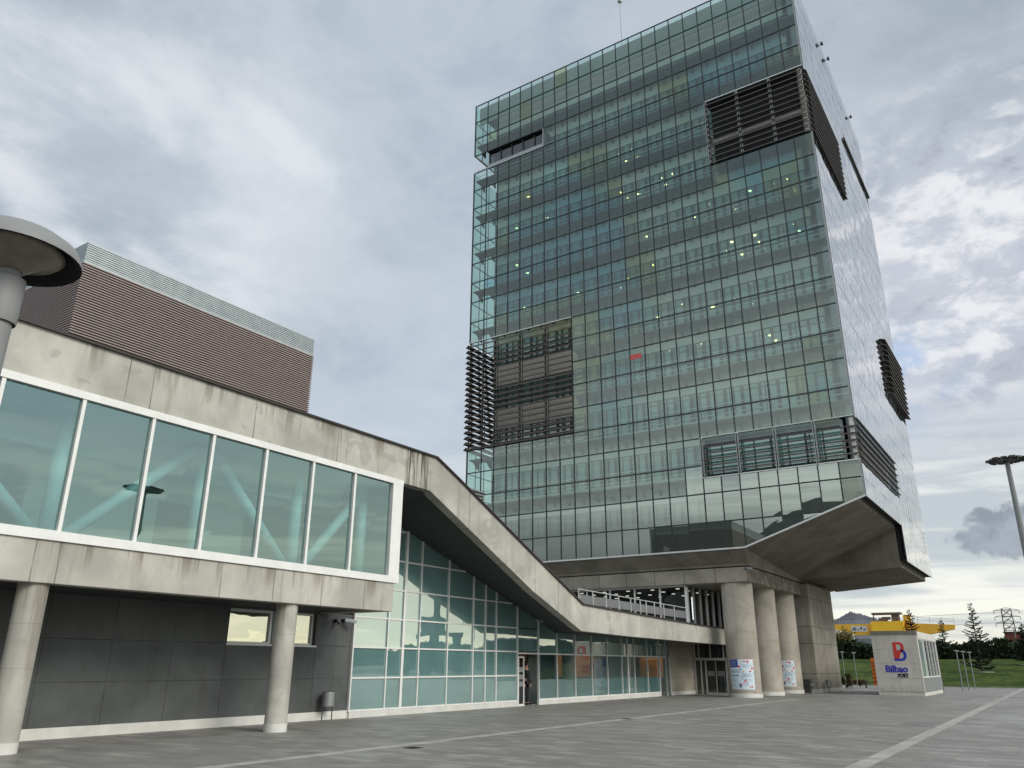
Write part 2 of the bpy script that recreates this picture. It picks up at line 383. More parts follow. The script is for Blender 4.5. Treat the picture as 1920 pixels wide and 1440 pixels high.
M_GRASS = grass_mat()
def leaf_mat(name, a, b):
    mt, T, out = newmat(name)
    n = T.noise(wpos(T), 1.1, 3, .6); n2 = T.noise(wpos(T), 9, 2, .6)
    c = T.mix(T.smooth(n, .3, .7), a, b); c = T.mix(T.math('MULTIPLY', T.smooth(n2, .45, .6), .5), c, tuple(v*.55 for v in a))
    principled(T, out, c, .8, 0, .2); return mt
M_HEDGE = leaf_mat('hedge_leaf', (.010, .020, .009), (.028, .045, .016))
M_CONIF = leaf_mat('conifer_needle', (.014, .024, .016), (.032, .045, .028))
M_OLIVE = leaf_mat('olive_leaf', (.10, .095, .025), (.19, .15, .05))
M_REDL = leaf_mat('reddish_leaf', (.10, .03, .02), (.05, .06, .02))
M_BARK = plain('bark', (.06, .05, .04), .9, var=.3, scale=6)
M_EARTH = plain('earth', (.10, .10, .085), 1, var=.2, scale=.05)

# ------------------------------------------------------------------ mesh helpers
class MB:
    def __init__(s): s.v = []; s.f = []; s.m = []
    def face(s, pts, mi=0):
        b = len(s.v); s.v += [tuple(p) for p in pts]; s.f.append(tuple(range(b, b+len(pts)))); s.m.append(mi)
        return s
    def box(s, x0, x1, y0, y1, z0, z1, mi=0):
        if x0 > x1: x0, x1 = x1, x0
        if y0 > y1: y0, y1 = y1, y0
        if z0 > z1: z0, z1 = z1, z0
        b = len(s.v)
        s.v += [(x0, y0, z0), (x1, y0, z0), (x1, y1, z0), (x0, y1, z0), (x0, y0, z1), (x1, y0, z1), (x1, y1, z1), (x0, y1, z1)]
        for q in ((0, 3, 2, 1), (4, 5, 6, 7), (0, 1, 5, 4), (1, 2, 6, 5), (2, 3, 7, 6), (3, 0, 4, 7)):
            s.f.append(tuple(b+i for i in q)); s.m.append(mi)
        return s
    def prism(s, poly, axis, a, b_, mi=0):
        """polygon given in the two other axes, swept along axis from a to b_"""
        def P(p, t):
            return {'x': (t, p[0], p[1]), 'y': (p[0], t, p[1]), 'z': (p[0], p[1], t)}[axis]
        n = len(poly); b = len(s.v)
        s.v += [P(p, a) for p in poly] + [P(p, b_) for p in poly]
        s.f.append(tuple(b+i for i in range(n))); s.m.append(mi)
        s.f.append(tuple(b+n+i for i in reversed(range(n)))); s.m.append(mi)
        for i in range(n):
            j = (i+1) % n
            s.f.append((b+i, b+n+i, b+n+j, b+j)); s.m.append(mi)
        return s
    def tube(s, p0, p1, r0, r1=None, n=8, mi=0, cap=True):
        p0 = Vector(p0); p1 = Vector(p1); r1 = r0 if r1 is None else r1
        d = (p1-p0).normalized(); a = d.orthogonal().normalized(); c = d.cross(a); b = len(s.v)
        for p, r in ((p0, r0), (p1, r1)):
            for i in range(n):
                t = 2*math.pi*i/n; s.v.append(tuple(p+(a*math.cos(t)+c*math.sin(t))*r))
        for i in range(n):
            j = (i+1) % n; s.f.append((b+i, b+j, b+n+j, b+n+i)); s.m.append(mi)
        if cap:
            s.f.append(tuple(b+i for i in reversed(range(n)))); s.m.append(mi)
            s.f.append(tuple(b+n+i for i in range(n))); s.m.append(mi)
        return s
    def bar(s, p0, p1, w, h, up=(0, 0, 1), mi=0):
        p0 = Vector(p0); p1 = Vector(p1); d = (p1-p0).normalized(); u = Vector(up)
        sd = d.cross(u).normalized(); u = sd.cross(d).normalized(); b = len(s.v)
        for p in (p0, p1):
            for q in ((-1, -1), (1, -1), (1, 1), (-1, 1)):
                s.v.append(tuple(p+sd*q[0]*w/2+u*q[1]*h/2))
        for q in ((0, 1, 2, 3), (7, 6, 5, 4), (0, 4, 5, 1), (1, 5, 6, 2), (2, 6, 7, 3), (3, 7, 4, 0)):
            s.f.append(tuple(b+i for i in q)); s.m.append(mi)
        return s
    def lathe(s, prof, c=(0, 0, 0), n=32, mi=0):
        b = len(s.v); k = len(prof)
        for r, z in prof:
            for i in range(n):
                t = 2*math.pi*i/n; s.v.append((c[0]+r*math.cos(t), c[1]+r*math.sin(t), c[2]+z))
        for a in range(k-1):
            for i in range(n):
                j = (i+1) % n; s.f.append((b+a*n+i, b+a*n+j, b+(a+1)*n+j, b+(a+1)*n+i)); s.m.append(mi)
        return s
    def build(s, name, mat, parent=None, smooth=False, bevel=0.0, off=None):
        o0 = Vector(root_loc(parent)) if parent is not None else Vector(off or (0, 0, 0))
        me = bpy.data.meshes.new(name)
        me.from_pydata([tuple(Vector(v)-o0) for v in s.v], [], s.f)
        for mm in (mat if isinstance(mat, (list, tuple)) else [mat]): me.materials.append(mm)
        me.polygons.foreach_set('material_index', s.m)
        if smooth: me.polygons.foreach_set('use_smooth', [True]*len(me.polygons))
        me.update()
        o = bpy.data.objects.new(name, me); col.objects.link(o)
        if parent is not None: o.parent = parent
        else: o.location = o0
        if bevel:
            bv = o.modifiers.new('bevel', 'BEVEL'); bv.width = bevel; bv.segments = 2; bv.limit_method = 'ANGLE'
        return o
def root_loc(o):
    v = Vector((0, 0, 0))
    while o is not None: v = v + o.location; o = o.parent
    return v
def tag(o, label=None, cat=None, group=None, kind=None):
    if label: o['label'] = label
    if cat: o['category'] = cat
    if group: o['group'] = group
    if kind: o['kind'] = kind
    return o
def thing(name, label, cat, loc=(0, 0, 0), group=None):
    o = bpy.data.objects.new(name, None); col.objects.link(o); o.location = loc; o.empty_display_size = .3
    return tag(o, label, cat, group)
def copy_tree(o, parent=None):
    c = o.copy(); col.objects.link(c); c.parent = parent
    for ch in list(o.children): copy_tree(ch, c)
    return c

# ------------------------------------------------------------------ setting
g = MB(); g.face([(-4000, -3000, -.06), (4000, -3000, -.06), (4000, 5000, -.06), (-4000, 5000, -.06)])
tag(g.build('ground', M_EARTH), kind='structure')
g = MB(); g.face([(-90, -60, 0), (110, -60, 0), (110, 82.5, 0), (-90, 82.5, 0)])
tag(g.build('plaza', M_PAVE), kind='structure')
for nm, x0, x1, y0, y1 in (('paving_strip', -12.62, -12.34, 4, 46.0), ('paving_strip', -3.62, -3.30, 4, 82.4)):
    g = MB(); g.box(x0, x1, y0, y1, -.01, .004); tag(g.build(nm, M_STRIP), kind='structure')
g = MB(); g.face([(-13.6, 53.5, .004), (-13.0, 53.5, .004), (-10.9, 70, .004), (-11.9, 70, .004)]); tag(g.build('paving_strip', M_STRIP), kind='structure')  # pale colour laid here in place of the bright reflection on the paving
# grass bank
g = MB(); nx, ny = 70, 26
def bank(x, y):
    t = min(1, max(0, (y-82.5)/32)); t = t*t*(3-2*t)
    return -.01+2.55*t+.05*math.sin(x*.31+y*.2)*t
for i in range(nx+1):
    for j in range(ny+1):
        x = -110+i*1.85; y = 82.5+j*3.0; g.v.append((x, y, bank(x, y)))
for i in range(nx):
    for j in range(ny):
        a = i*(ny+1)+j; g.f.append((a, a+ny+1, a+ny+2, a+1)); g.m.append(0)
tag(g.build('grass', M_GRASS, smooth=True), kind='structure')
g = MB(); g.box(-110, 112, 82.3, 82.55, -.02, .05); tag(g.build('kerb', M_STRIP), kind='structure')
# far hill
def ridge(name, pts, y, depth, mat):
    g = MB(); n = len(pts)
    fine = []
    for i in range(n-1):
        for k in range(12):
            t = k/12; fine.append((pts[i][0]*(1-t)+pts[i+1][0]*t, pts[i][1]*(1-t)+pts[i+1][1]*t+rnd.uniform(-1, 1)*pts[i][1]*.02))
    fine.append(pts[-1])
    for x, z in fine: g.v += [(x, y-depth*.5, -2), (x, y-depth*.18, z*.55), (x+depth*.03, y, z), (x, y+depth*.5, -2)]
    for i in range(len(fine)-1):
        for k in range(3):
            a = i*4+k; g.f.append((a, a+4, a+5, a+1)); g.m.append(0)
    return tag(g.build(name, mat, smooth=True), kind='structure')
ridge('hill', [(-900, 20), (-760, 80), (-620, 112), (-547, 137), (-522, 149), (-495, 142), (-434, 119), (-356, 84), (-280, 60), (-150, 30), (0, 10)], 2500, 900, M_HILL)
# wooded hill to the south of the plaza: seen as the dark slope mirrored in the lowest glass rows of the tower
M_WOODH = plain('wooded_hill', (.045, .05, .045), 1, var=.3, scale=.03)
ridge('hill', [(-900, 40), (-520, 62), (-360, 70), (-250, 92), (-170, 122), (-60, 118), (60, 95), (200, 75), (420, 50)], -560, 300, M_WOODH)

# ------------------------------------------------------------------ office tower
TX0, TX1, TY0, TY1 = -34.16, -7.37, 45.0, 68.5
GX = -32.87; PX = 1.107; Z0 = 14.80; PZ = 1.7225
xs = [TX0]+[GX+PX*j for j in range(23)]+[TX1]           # 24 bays
zrow = lambda k: Z0+PZ*k
ZTOP = 47.55
tower = thing('office_tower', 'tall glass office tower standing on a concrete base with round pillars', 'building', (-21, 57, 0))
GRID = ['.......G................', '....G...................', '.G......................', '...............GGBBBBBB.', '................GBBBBBGG',
        '......CCGGG.............', '....GBBBBGG.............', '...BBBBBBBBG............', '..GBBBBBBBBB......GBBBBG', '..BBBBBBBBBBG.......BGG.',
        '.BBBBBBBBBBBG.........G.', '..BBBBBBBBBBGG........B.', '..GBGGGGGBBBBG..........', '........GGBBB...........', '........GGGBG...........',
        '........GGBB............', '........GBBB..........G.', '........GBB..........GB.', '......................G.', '........................',
        '.......................G', '.......................G', '........................']   # rows from the top (k = 18) to k = -4
def bottom_z(x):
    return 8.08 if x < -14.1 else 8.08+(x+14.1)*(10.35-8.08)/(14.1-7.37)
def hidden(i, k):
    """panes left out: louvre banks and the terrace slot"""
    if 1 <= k <= 5 and i <= 7: return True
    if k == 15 and i <= 5: return True
    if 11 <= k <= 13 and i >= 18: return True
    if k == -1 and i >= 16: return True
    return False
GM = [G_CLEAR, G_GREEN, G_BLUE, G_CYAN, G_LOWER]
panes = []
for k in range(-4, 19):
    for i in range(24):
        if hidden(i, k): continue
        x0, x1 = xs[i], xs[i+1]; z0, z1 = zrow(k), zrow(k+1)
        if k == 18: z1 = ZTOP
        if k == -2 and i >= 16: z1 = 12.28
        zb0, zb1 = max(z0, bottom_z(x0)), max(z0, bottom_z(x1))
        if zb0 >= z1 and zb1 >= z1: continue
        if x0 < -14.1 < x1: zb0 = max(z0, 8.08)
        ch = GRID[18-k][i]
        mi = {'.': 0, 'G': 1, 'B': 2, 'C': 3}[ch]
        if ch == '.' and (k <= -3 or (k <= -2 and i >= 15)): mi = 4
        t = rnd.uniform(-.004, .004); t2 = rnd.uniform(-.004, .004)
        if zb0 >= z1: continue
        if zb1 >= z1:
            f = (z1-zb0)/(zb1-zb0); xm = x0+(x1-x0)*f
            pts = [(x0, TY0+t, zb0), (xm, TY0-t2, z1), (x0, TY0-t, z1)]
        else:
            pts = [(x0, TY0+t, zb0), (x1, TY0+t2, zb1), (x1, TY0-t, z1), (x0, TY0-t2, z1)]
        panes.append((k, i, pts, mi))
# the hundred lowest and nearest panes are parts of their own, the rest one part
panes.sort(key=lambda p: (p[0]*1.0-p[1]*.55))
for k, i, pts, mi in panes[:100]:
    MB().face(pts).build('glass_pane', GM[mi], tower)
rest = MB()
for k, i, pts, mi in panes[100:]: rest.face(pts, mi)
tag(rest.build('glass_pane', GM, tower), kind='stuff')
# mullions and transoms of the outer skin
def segs(vals, ok):
    out = []; cur = None
    for a, b in vals:
        if ok(a, b):
            if cur and abs(cur[1]-a) < 1e-6: cur[1] = b
            else: cur = [a, b]; out.append(cur)
        else: cur = None
    return out
present = {(k, i) for k, i, p, mm in panes}
for n, x in enumerate(xs):
    g = MB()
    for k in range(-4, 19):
        if not ((k, n) in present or (k, n-1) in present):
            if g.f: g.build('mullion', M_DARKF, tower); g = MB()
        else:
            z0, z1 = max(zrow(k), bottom_z(x)), zrow(k+1)
            if k == 18: z1 = ZTOP
            if k == -2 and n >= 17: z1 = 12.28
            if z1 > z0+.02: w = .066 if 0 < n < 24 else .10; g.box(x-w/2, x+w/2, TY0-.035, TY0+.04, z0, z1)
    if g.f: g.build('mullion', M_DARKF, tower)
for k in range(-3, 20):
    z = zrow(k) if k < 19 else ZTOP-.03; g = MB()
    for i in range(24):
        if (k, i) in present or (k-1, i) in present:
            x0, x1 = xs[i], xs[i+1]
            if bottom_z((x0+x1)/2) > z: continue
            if k == -1 and i >= 16: continue
            g.box(x0+.034, x1-.034, TY0-.03, TY0+.035, z-.036, z+.036)
    if g.f: g.build('transom', M_DARKF, tower)
# bright trims along the lower edge of the glass and round the louvre banks
MB().box(TX0, -14.1, TY0-.09, TY0+.01, 7.99, 8.08).build('bottom_trim', M_FRAME, tower)
MB().bar((-14.1, TY0-.04, 8.04), (TX1, TY0-.04, 10.31), .1, .09).build('bottom_trim', M_FRAME, tower)
for x0, x1, z0, z1 in ((xs[16], TX1, 12.28, 12.34), (xs[16], TX1, 14.79, 14.83), (xs[16]-.03, xs[16]+.03, 12.34, 14.78), (xs[18], TX1, zrow(14)-.03, zrow(14)+.04),
                       (xs[8]-.02, xs[8]+.03, zrow(1), zrow(6)-.02), (TX0, xs[8]+.03, zrow(6)-.02, zrow(6)+.04), (GX, xs[6], zrow(15), zrow(15)+.04), (xs[6]-.02, xs[6]+.02, zrow(15)+.04, zrow(16))):
    MB().box(x0, x1, TY0-.065, TY0+.02, z0, z1).build('louvre_trim', M_DARKF if abs(x0-xs[8]+.02) < .001 else M_FRAME, tower)
# side skins
def ysp(n): return [TY0+(TY1-TY0)*i/n for i in range(n+1)]
ys = ysp(22)
def side_hidden(j, k):
    y = (ys[j]+ys[j+1])/2
    if 11 <= k <= 13 and y < 54.6: return True
    if k == 15 and y > 58.6: return True
    if 3 <= k <= 5 and y > 61: return True
    if k == -1 and y < 57.5: return True
    return False
g = MB(); gm = MB()
for k in range(-4, 19):
    for j in range(22):
        if side_hidden(j, k): continue
        y0, y1 = ys[j], ys[j+1]; z0, z1 = zrow(k), zrow(k+1)
        if k == 18: z1 = ZTOP
        if k == -2 and (y0+y1)/2 < 57.5: z1 = 12.28
        lo = 10.35 if (y0+y1)/2 < 57 else 8.05
        z0 = max(z0, lo)
        if z1 <= z0+.05: continue
        a, b = rnd.uniform(-.006, .006), rnd.uniform(-.006, .006)
        g.face([(TX1+a, y0, z0), (TX1+b, y1, z0), (TX1-a, y1, z1), (TX1-b, y0, z1)])
        gm.box(TX1-.04, TX1+.003, y0-.010, y0+.010, z0, z1); gm.box(TX1-.04, TX1+.004, y0+.010, y1-.010, z0-.011, z0+.011)
gm.box(TX1-.06, TX1+.03, TY0-.06, TY0+.05, 12.34+2.46, zrow(11)); gm.box(TX1-.06, TX1+.03, TY0-.06, TY0+.05, zrow(14), ZTOP); gm.box(TX1-.06, TX1+.03, TY0-.06, TY0+.05, 10.3, 12.3)
g.build('side_glazing', G_SIDE, tower); gm.build('side_mullion', M_PAINTG, tower)
g = MB(); gm = MB()
for k in range(-4, 19):
    if k in (1, 15):
        g.build('side_glazing', G_CLEAR, tower); gm.build('side_mullion', M_DARKF, tower); g = MB(); gm = MB()
    if 1 <= k <= 5 or k == 15: continue
    z0, z1 = zrow(k), min(zrow(k+1), ZTOP)
    for j in range(0, 22): g.face([(TX0, ys[j], z0), (TX0, ys[j], z1), (TX0, ys[j+1], z1), (TX0, ys[j+1], z0)])
    for j in range(0, 22, 1): gm.box(TX0-.02, TX0+.03, ys[j]-.025, ys[j]+.025, z0+.025, z1-.025)
    gm.box(TX0-.025, TX0+.035, TY0, TY1, z0-.025, z0+.025)
g.build('side_glazing', G_CLEAR, tower); gm.build('side_mullion', M_DARKF, tower)
# roof, rear and cores
g = MB(); g.box(TX0+.05, TX1-.05, TY0+1.6, TY1-.05, 46.9, 47.2); g.build('roof', M_SLAB, tower)
MB().box(TX0+.12, TX1-.12, TY0+.42, TY0+.50, 45.75, ZTOP-.06).build('parapet_panel', M_PARA, tower)
g = MB(); g.box(TX0+.02, TX1-.02, TY1-.25, TY1, 8.1, ZTOP-.02); g.build('rear_wall', M_SIDEB, tower)
IY = 46.2; IX0, IX1 = -32.6, -8.35
g = MB(); g.box(IX0+.25, IX1-.25, 53.4, 53.7, 10.8, 46.9); g.build('core_wall', M_ROOMW, tower)
g = MB(); g.box(IX0, IX0+.2, IY+.1, TY1-.3, 8.2, 46.9); g.box(IX1-.15, IX1, IY+.4, TY1-.3, 10.5, zrow(11)); g.box(IX1-.15, IX1, IY+.4, TY1-.3, zrow(14), 46.9)
g.build('inner_side_wall', M_SIDEB, tower)
# floors: slab, pale spandrel, inner windows, walkway with handrails
floors = [(m_, Z0+2*PZ*m_+1.05) for m_ in range(-2, 9)]
for m_, zc in floors:
    zn = zc+2*PZ
    lo = 9.0 if m_ == -2 else zc-1.15
    x1 = IX1
    if m_ == -2: x1 = -16.5
    topf = m_ == 8
    g = MB(); g.box(IX0+.2, x1-.1, IY+.06, 53.4, zc-.30, zc); g.build('floor_slab', M_SLAB, tower)
    g = MB(); g.box(IX0, x1, IY-.02, IY+.05, max(lo, 8.3), zc+.42)
    if topf: g.box(IX0, x1, IY-.02, IY+.05, zc+1.2, 47.0)
    g.build('spandrel', M_SPAN, tower)
    if 16.5 < zc < 25: MB().box(IX0+.02, xs[8], IY-.06, IY-.03, max(zc-1.1, 16.6), zc+.40).build('terrace_band', M_TBAND, tower)
    z0, z1 = zc+.42, (zc+1.2 if topf else min(zn-1.15, 46.9))
    g = MB(); fr = MB()
    i = 0; x = IX0
    while x < x1-.05:
        xe = min(x+PX, x1)
        heavy = (i % 2 == 0)
        g.face([(x+.06, IY+.02, z0), (xe-.06, IY+.02, z0), (xe-.06, IY+.02, z1), (x+.06, IY+.02, z1)])
        fr.box(x-.09, x+.09, IY-.03, IY+.06, z0, z1)
        fr.box(x+.30 if heavy else x+.50, (x+.37 if heavy else x+.55), IY-.01, IY+.05, z0+.04, z1-.04)
        if heavy and x > -24: fr.box(x+.50, x+.62, IY-.02, IY+.05, z0+.04, z1-.04)
        x = xe; i += 1
    zt = z0+.62
    fr.box(IX0, x1, IY-.015, IY+.055, zt-.045, zt+.045); fr.box(IX0, x1, IY-.018, IY+.058, z1-.05, z1)
    w = g.build('inner_window', G_INNER, tower); fr.build('frame', M_IFRAME, w)
    bl = MB(); x = IX0
    while x < x1-.3:
        xe = min(x+PX, x1)
        if rnd.random() < .42: bl.box(x+.1, xe-.1, IY+.09, IY+.10, z1-(z1-z0)*rnd.choice((.3, .45, .6, .95)), z1-.02)
        x = xe
    if bl.f: bl.build('blind', M_BLIND, w)
    if m_ >= -1 and not (m_ == 8 and False):
        g = MB(); xr = TX1-.08
        if m_ == 6: xr = xs[18]-.05
        if m_ == 5: xr = xs[18]-.05
        xl = xs[8]-.05 if 16.5 < zc < 25 else TX0+.06
        g.box(xl, xr, TY0+.14, IY-.03, zc-.07, zc)
        for n in range(25):
            bx = TX0+.25+n*PX
            if bx > xr: break
            if bx < xl: continue
            g.prism([(IY-.02, zc-.09), (IY-.02, zc-.62), (IY-.30, zc-.50), (IY-.62, zc-.20), (TY0+.25, zc-.09)], 'x', bx-.06, bx+.06)
        wk = g.build('walkway', M_WALK, tower)
        h = MB()
        for zz in (.32, .95): h.box(xl, xr, TY0+.16, TY0+.19, zc+zz, zc+zz+.028)
        bx = TX0+.25+PX*(8 if xl > -30 else 0)
        while bx < xr: h.box(bx-.012, bx+.012, TY0+.165, TY0+.185, zc, zc+.97); bx += PX*2
        h.build('handrail', M_RAILT, wk)
# bracing plates in the right hand corner bay
for k in range(0, 11):
    z = zrow(k)
    MB().prism([(TY0+.15, z+.15), (TY0+1.05, z+.15), (TY0+1.05, z+1.45)], 'x', IX1+.25, IX1+.33).build('corner_bracket', M_IFRAME, tower)
# grey panels behind the lowest rows
g = MB(); g.prism([(TX0+.1, 8.15), (-14.1, 8.15), (TX1-.3, 10.35), (TX1-.3, 12.2), (-16.4, 12.2), (-16.4, 9.6), (TX0+.1, 9.6)], 'y', TY0+.30, TY0+.40); g.build('backing_panel', M_GREYP, tower)
# terrace slot near the top left
g = MB(); zs = zrow(15)
g.box(GX, xs[6], TY0+.25, TY0+.32, zs+.50, zrow(16)-.05); g.build('terrace_glazing', G_DARK, tower)
g = MB(); g.box(GX, xs[6], TY0+.05, TY0+1.1, zrow(16)-.05, zrow(16)+.02)
for i in range(1, 7): g.box(xs[i]+.1, xs[i]+.2, TY0+.18, TY0+.24, zs+.50, zrow(16)-.05)
g.box(GX, xs[6], TY0+.44, TY0+.64, zs+.40, zs+.55); g.box(GX, xs[6], TY0+1.0, TY0+1.08, zs, zrow(16))
g.bar((TX0+.03, TY0, zrow(16)), (GX, TY0, zs+.3), .09, .09); g.bar((TX0+.03, TY0+.9, zrow(16)), (GX, TY0+.9, zs+.3), .07, .07)
g.build('terrace_frame', M_DARKF, tower)
g = MB(); g.box(GX, xs[6], TY0+.02, TY0+.07, zs+.04, zs+.38); g.build('terrace_sill', M_STEELW, tower)
# louvre banks
def louvres(name, x0, x1, z0, z1, side, pitch=.4306, depth=.22, posts=(), ext0=0, tilt=.10, lip=.075):
    g = MB(); n = int(round((z1-z0)/pitch))
    for a in range(n+1):
        z = z0+a*pitch
        if z > z1+.02: break
        if side == 'f':
            g.prism([(TY0-depth+.05, z-tilt), (TY0-depth+.05, z-tilt+lip), (TY0+.04, z+tilt*.4+lip), (TY0+.04, z+tilt*.4)], 'x', x0, x1)
        elif side == 'r':
            g.prism([(TX1+depth-.05, z-tilt), (TX1+depth-.05, z-tilt+lip), (TX1-.04, z+tilt*.4+lip), (TX1-.04, z+tilt*.4)], 'y', x0, x1)
        else:
            g.prism([(TX0-depth+.05, z-tilt), (TX0-depth+.05, z-tilt+lip), (TX0+.04, z+tilt*.4+lip), (TX0+.04, z+tilt*.4)], 'y', x0, x1)
    return g
g = louvres('l', TX0-.25, xs[8], zrow(1)+.08, zrow(6)-.1, 'f'); ls = g.build('louvre_bank', M_BRONZE, tower)
h = MB()
for i in (1, 2, 4, 6): h.box(xs[i]-.05, xs[i]+.05, TY0-.02, TY0+.10, zrow(1), zrow(6)-.03); h.box(xs[i]+.2, xs[i]+.24, TY0+.02, TY0+.08, zrow(1), zrow(6)-.03)
h.box(TX0+.01, TX0+.10, TY0+.0, TY0+.10, zrow(1), zrow(6)-.03); h.build('post', M_BRONZE, ls)
louvres('l', TY0-.25, TY0+9, zrow(1)+.08, zrow(6)-.1, 'l').build('louvre_bank', M_BRONZE, tower)
g = louvres('r', xs[18], TX1+.06, zrow(11)+.1, zrow(14)-.1, 'f'); ls = g.build('louvre_bank', M_BRONZE, tower)
h = MB()
for i in (18, 20, 22): h.box(xs[i]-.09, xs[i]-.03, TY0-.03, TY0+.08, zrow(11), zrow(14)-.03); h.box(xs[i]+.03, xs[i]+.09, TY0-.03, TY0+.08, zrow(11), zrow(14)-.03)
h.build('post', M_PAINTG, ls)
MB().box(TX1-.42, TX1-.16, TY0+.10, TY0+.34, zrow(11), zrow(14)).build('corner_post', M_SPAN, tower)
MB().box(xs[18]+.1, TX1-.5, TY0+.62, TY0+.75, zrow(12)+.32, zrow(12)+.62).build('terrace_edge_beam', M_SPAN, tower)
MB().box(xs[18]+.1, TX1-.5, TY0+.9, TY0+1.0, zrow(11), zrow(14)).build('terrace_back_wall', M_INDARK, tower)
g = MB(); g.box(xs[18], TX1-.05, TY0+.1, TY0+9.5, zrow(14)-.06, zrow(14)); g.build('terrace_ceiling', M_IFRAME, tower)
louvres('r', TY0+.1, 54.6, zrow(11)+.1, zrow(14)-.1, 'r', depth=.22).build('louvre_bank', M_BRONZE, tower)
louvres('r', 61.0, TY1+.3, 20.7, 25.1, 'r', depth=.40).build('louvre_bank', M_BRONZE, tower)
louvres('r', TY0+.1, 57.4, 12.5, 14.7, 'r', depth=.22).build('louvre_bank', M_BRONZE, tower)
MB().box(TX1-.06, TX1+.12, 58.6, TY1+.2, zrow(15)+.9, zrow(15)+1.15).build('slot_ledge', M_BRONZE, tower)
g = MB(); g.box(TX1-.6, TX1-.5, TY0+.8, 57.1, 10.7, ZTOP-.4); g.box(TX1-.6, TX1-.5, 57.1, TY1-.3, 10.7, ZTOP-.4); g.build('side_backing', M_SIDEB, tower)
g = louvres('f', xs[16]+.05, TX1+.18, 12.62, 14.5, 'f', depth=.14, tilt=.01, lip=.075, pitch=.385); ls = g.build('louvre_bank', M_BRONZE, tower)
h = MB()
for i in (16, 18, 20, 22): MB().box(xs[i]+.0, xs[i]+.05, TY0-.16, TY0+.05, 12.36, 14.76).box(xs[i]+.12, xs[i]+.17, TY0-.16, TY0+.05, 12.36, 14.76).build('post', M_PAINTG, ls)
MB().box(TX1-.30, TX1-.10, TY0+.06, TY0+.30, 12.36, 14.78).build('corner_post', M_SPAN, tower)
g = MB(); g.box(xs[16]+.1, -8.1, TY0+.50, TY0+.60, 12.3, 14.8); g.build('recess_wall', M_STEELW, tower)
for n in range(4):
    xa = -16.05+n*1.96; xb = xa+1.90 if n < 3 else -8.25
    w = MB().face([(xa, TY0+.44, 12.55), (xb, TY0+.44, 12.55), (xb, TY0+.44, 14.40), (xa, TY0+.44, 14.40)]).build('recess_window', G_GREENW, tower)
    f = MB(); f.box(xa-.06, xa+.05, TY0+.38, TY0+.48, 12.5, 14.45); f.box(xa+.20, xa+.24, TY0+.40, TY0+.46, 12.56, 14.39); f.box((xa+xb)/2-.03, (xa+xb)/2+.03, TY0+.39, TY0+.47, 12.56, 14.39)
    f.box(xa+.05, xb, TY0+.385, TY0+.475, 14.39, 14.47); f.box(xa+.05, xb, TY0+.385, TY0+.475, 12.48, 12.56); f.build('frame', M_IFRAME, w)
MB().box(xs[16], TX1-.12, TY0+.02, TY0+.8, 12.28, 12.36).build('recess_sill', M_BLACK, tower)
# red notice on one pane
MB().box(-20.70, -19.86, TY0-.022, TY0-.014, 20.90, 21.24).build('red_notice', M_REDT, tower)
# ceiling lights inside the offices
LIGHTS = [(-15.43, 47.96, 39.66), (-17.8, 47.95, 39.66), (-18.84, 47.95, 39.66), (-21.09, 47.96, 39.66), (-21.11, 48.97, 39.66), (-22.13, 49.03, 39.66), (-22.18, 47.95, 39.66), (-26.58, 49.02, 43.11), (-15.45, 47.97, 36.22), (-17.83, 47.99, 36.22), (-18.85, 47.99, 36.22), (-18.87, 49.03, 36.22), (-21.18, 49.06, 36.22), (-22.18, 49.1, 36.22), (-25.58, 48.06, 36.22), (-28.92, 48.09, 36.22), (-31.9, 48.1, 36.22), (-31.39, 49.11, 39.66), (-31.9, 48.18, 32.78), (-31.9, 49.77, 32.78), (-20.06, 48.22, 29.33), (-22.45, 48.19, 29.33), (-22.27, 48.05, 36.22), (-15.35, 48.04, 32.78), (-16.94, 48.08, 32.78), (-16.94, 49.12, 32.78), (-25.96, 49.76, 32.78), (-20.95, 49.74, 32.78), (-23.52, 50.31, 29.33), (-22.49, 49.24, 29.33), (-26.83, 49.24, 29.33), (-31.9, 49.27, 29.33), (-18.09, 48.79, 25.88), (-20.51, 49.85, 25.88), (-16.51, 50.39, 25.88), (-16.82, 48.42, 22.44), (-19.1, 48.42, 22.44), (-14.41, 49.0, 36.22), (-9.77, 48.01, 32.78), (-10.84, 48.02, 32.78), (-9.77, 49.56, 32.78), (-12.4, 48.0, 32.78), (-12.4, 49.59, 32.78), (-13.99, 49.59, 32.78), (-9.77, 48.11, 29.33), (-12.45, 48.11, 29.33), (-12.43, 49.19, 29.33), (-11.4, 49.16, 29.33), (-11.37, 50.21, 29.33), (-12.43, 50.19, 29.33), (-14.03, 50.23, 29.33), (-14.72, 49.15, 29.33), (-9.8, 49.21, 29.33), (-12.98, 48.23, 25.88), (-14.11, 48.25, 25.88), (-14.8, 49.84, 25.88), (-14.05, 51.37, 25.88), (-12.49, 49.49, 22.44), (-12.48, 50.53, 22.44), (-14.05, 48.14, 29.33), (-11.34, 48.14, 29.33)]
for x, y, z in LIGHTS:
    r = rnd.uniform(.09, .15); zz = z+.05
    zc_ = min((abs(zc-.30-z), zc) for _, zc in floors)[1]-.30
    g = MB(); g.lathe([(0.001, 0), (r*.8, 0), (r, .05)], (x, y, zc_-.055), 12); g.build('ceiling_light', M_LIGHTW, tower)
# cameras and aerial on the roof
g = MB(); g.tube((-26.8, 60, 47), (-26.8, 60, 60), .20, .12, 8); g.tube((-26.8, 60, 60), (-26.8, 60, 68.0), .07, .04, 6); g.lathe([(.001, -.25), (.22, -.15), (.25, .05), (.001, .25)], (-26.8, 60, 68.1), 8)
g.build('roof_aerial', M_PAINTG, tower)
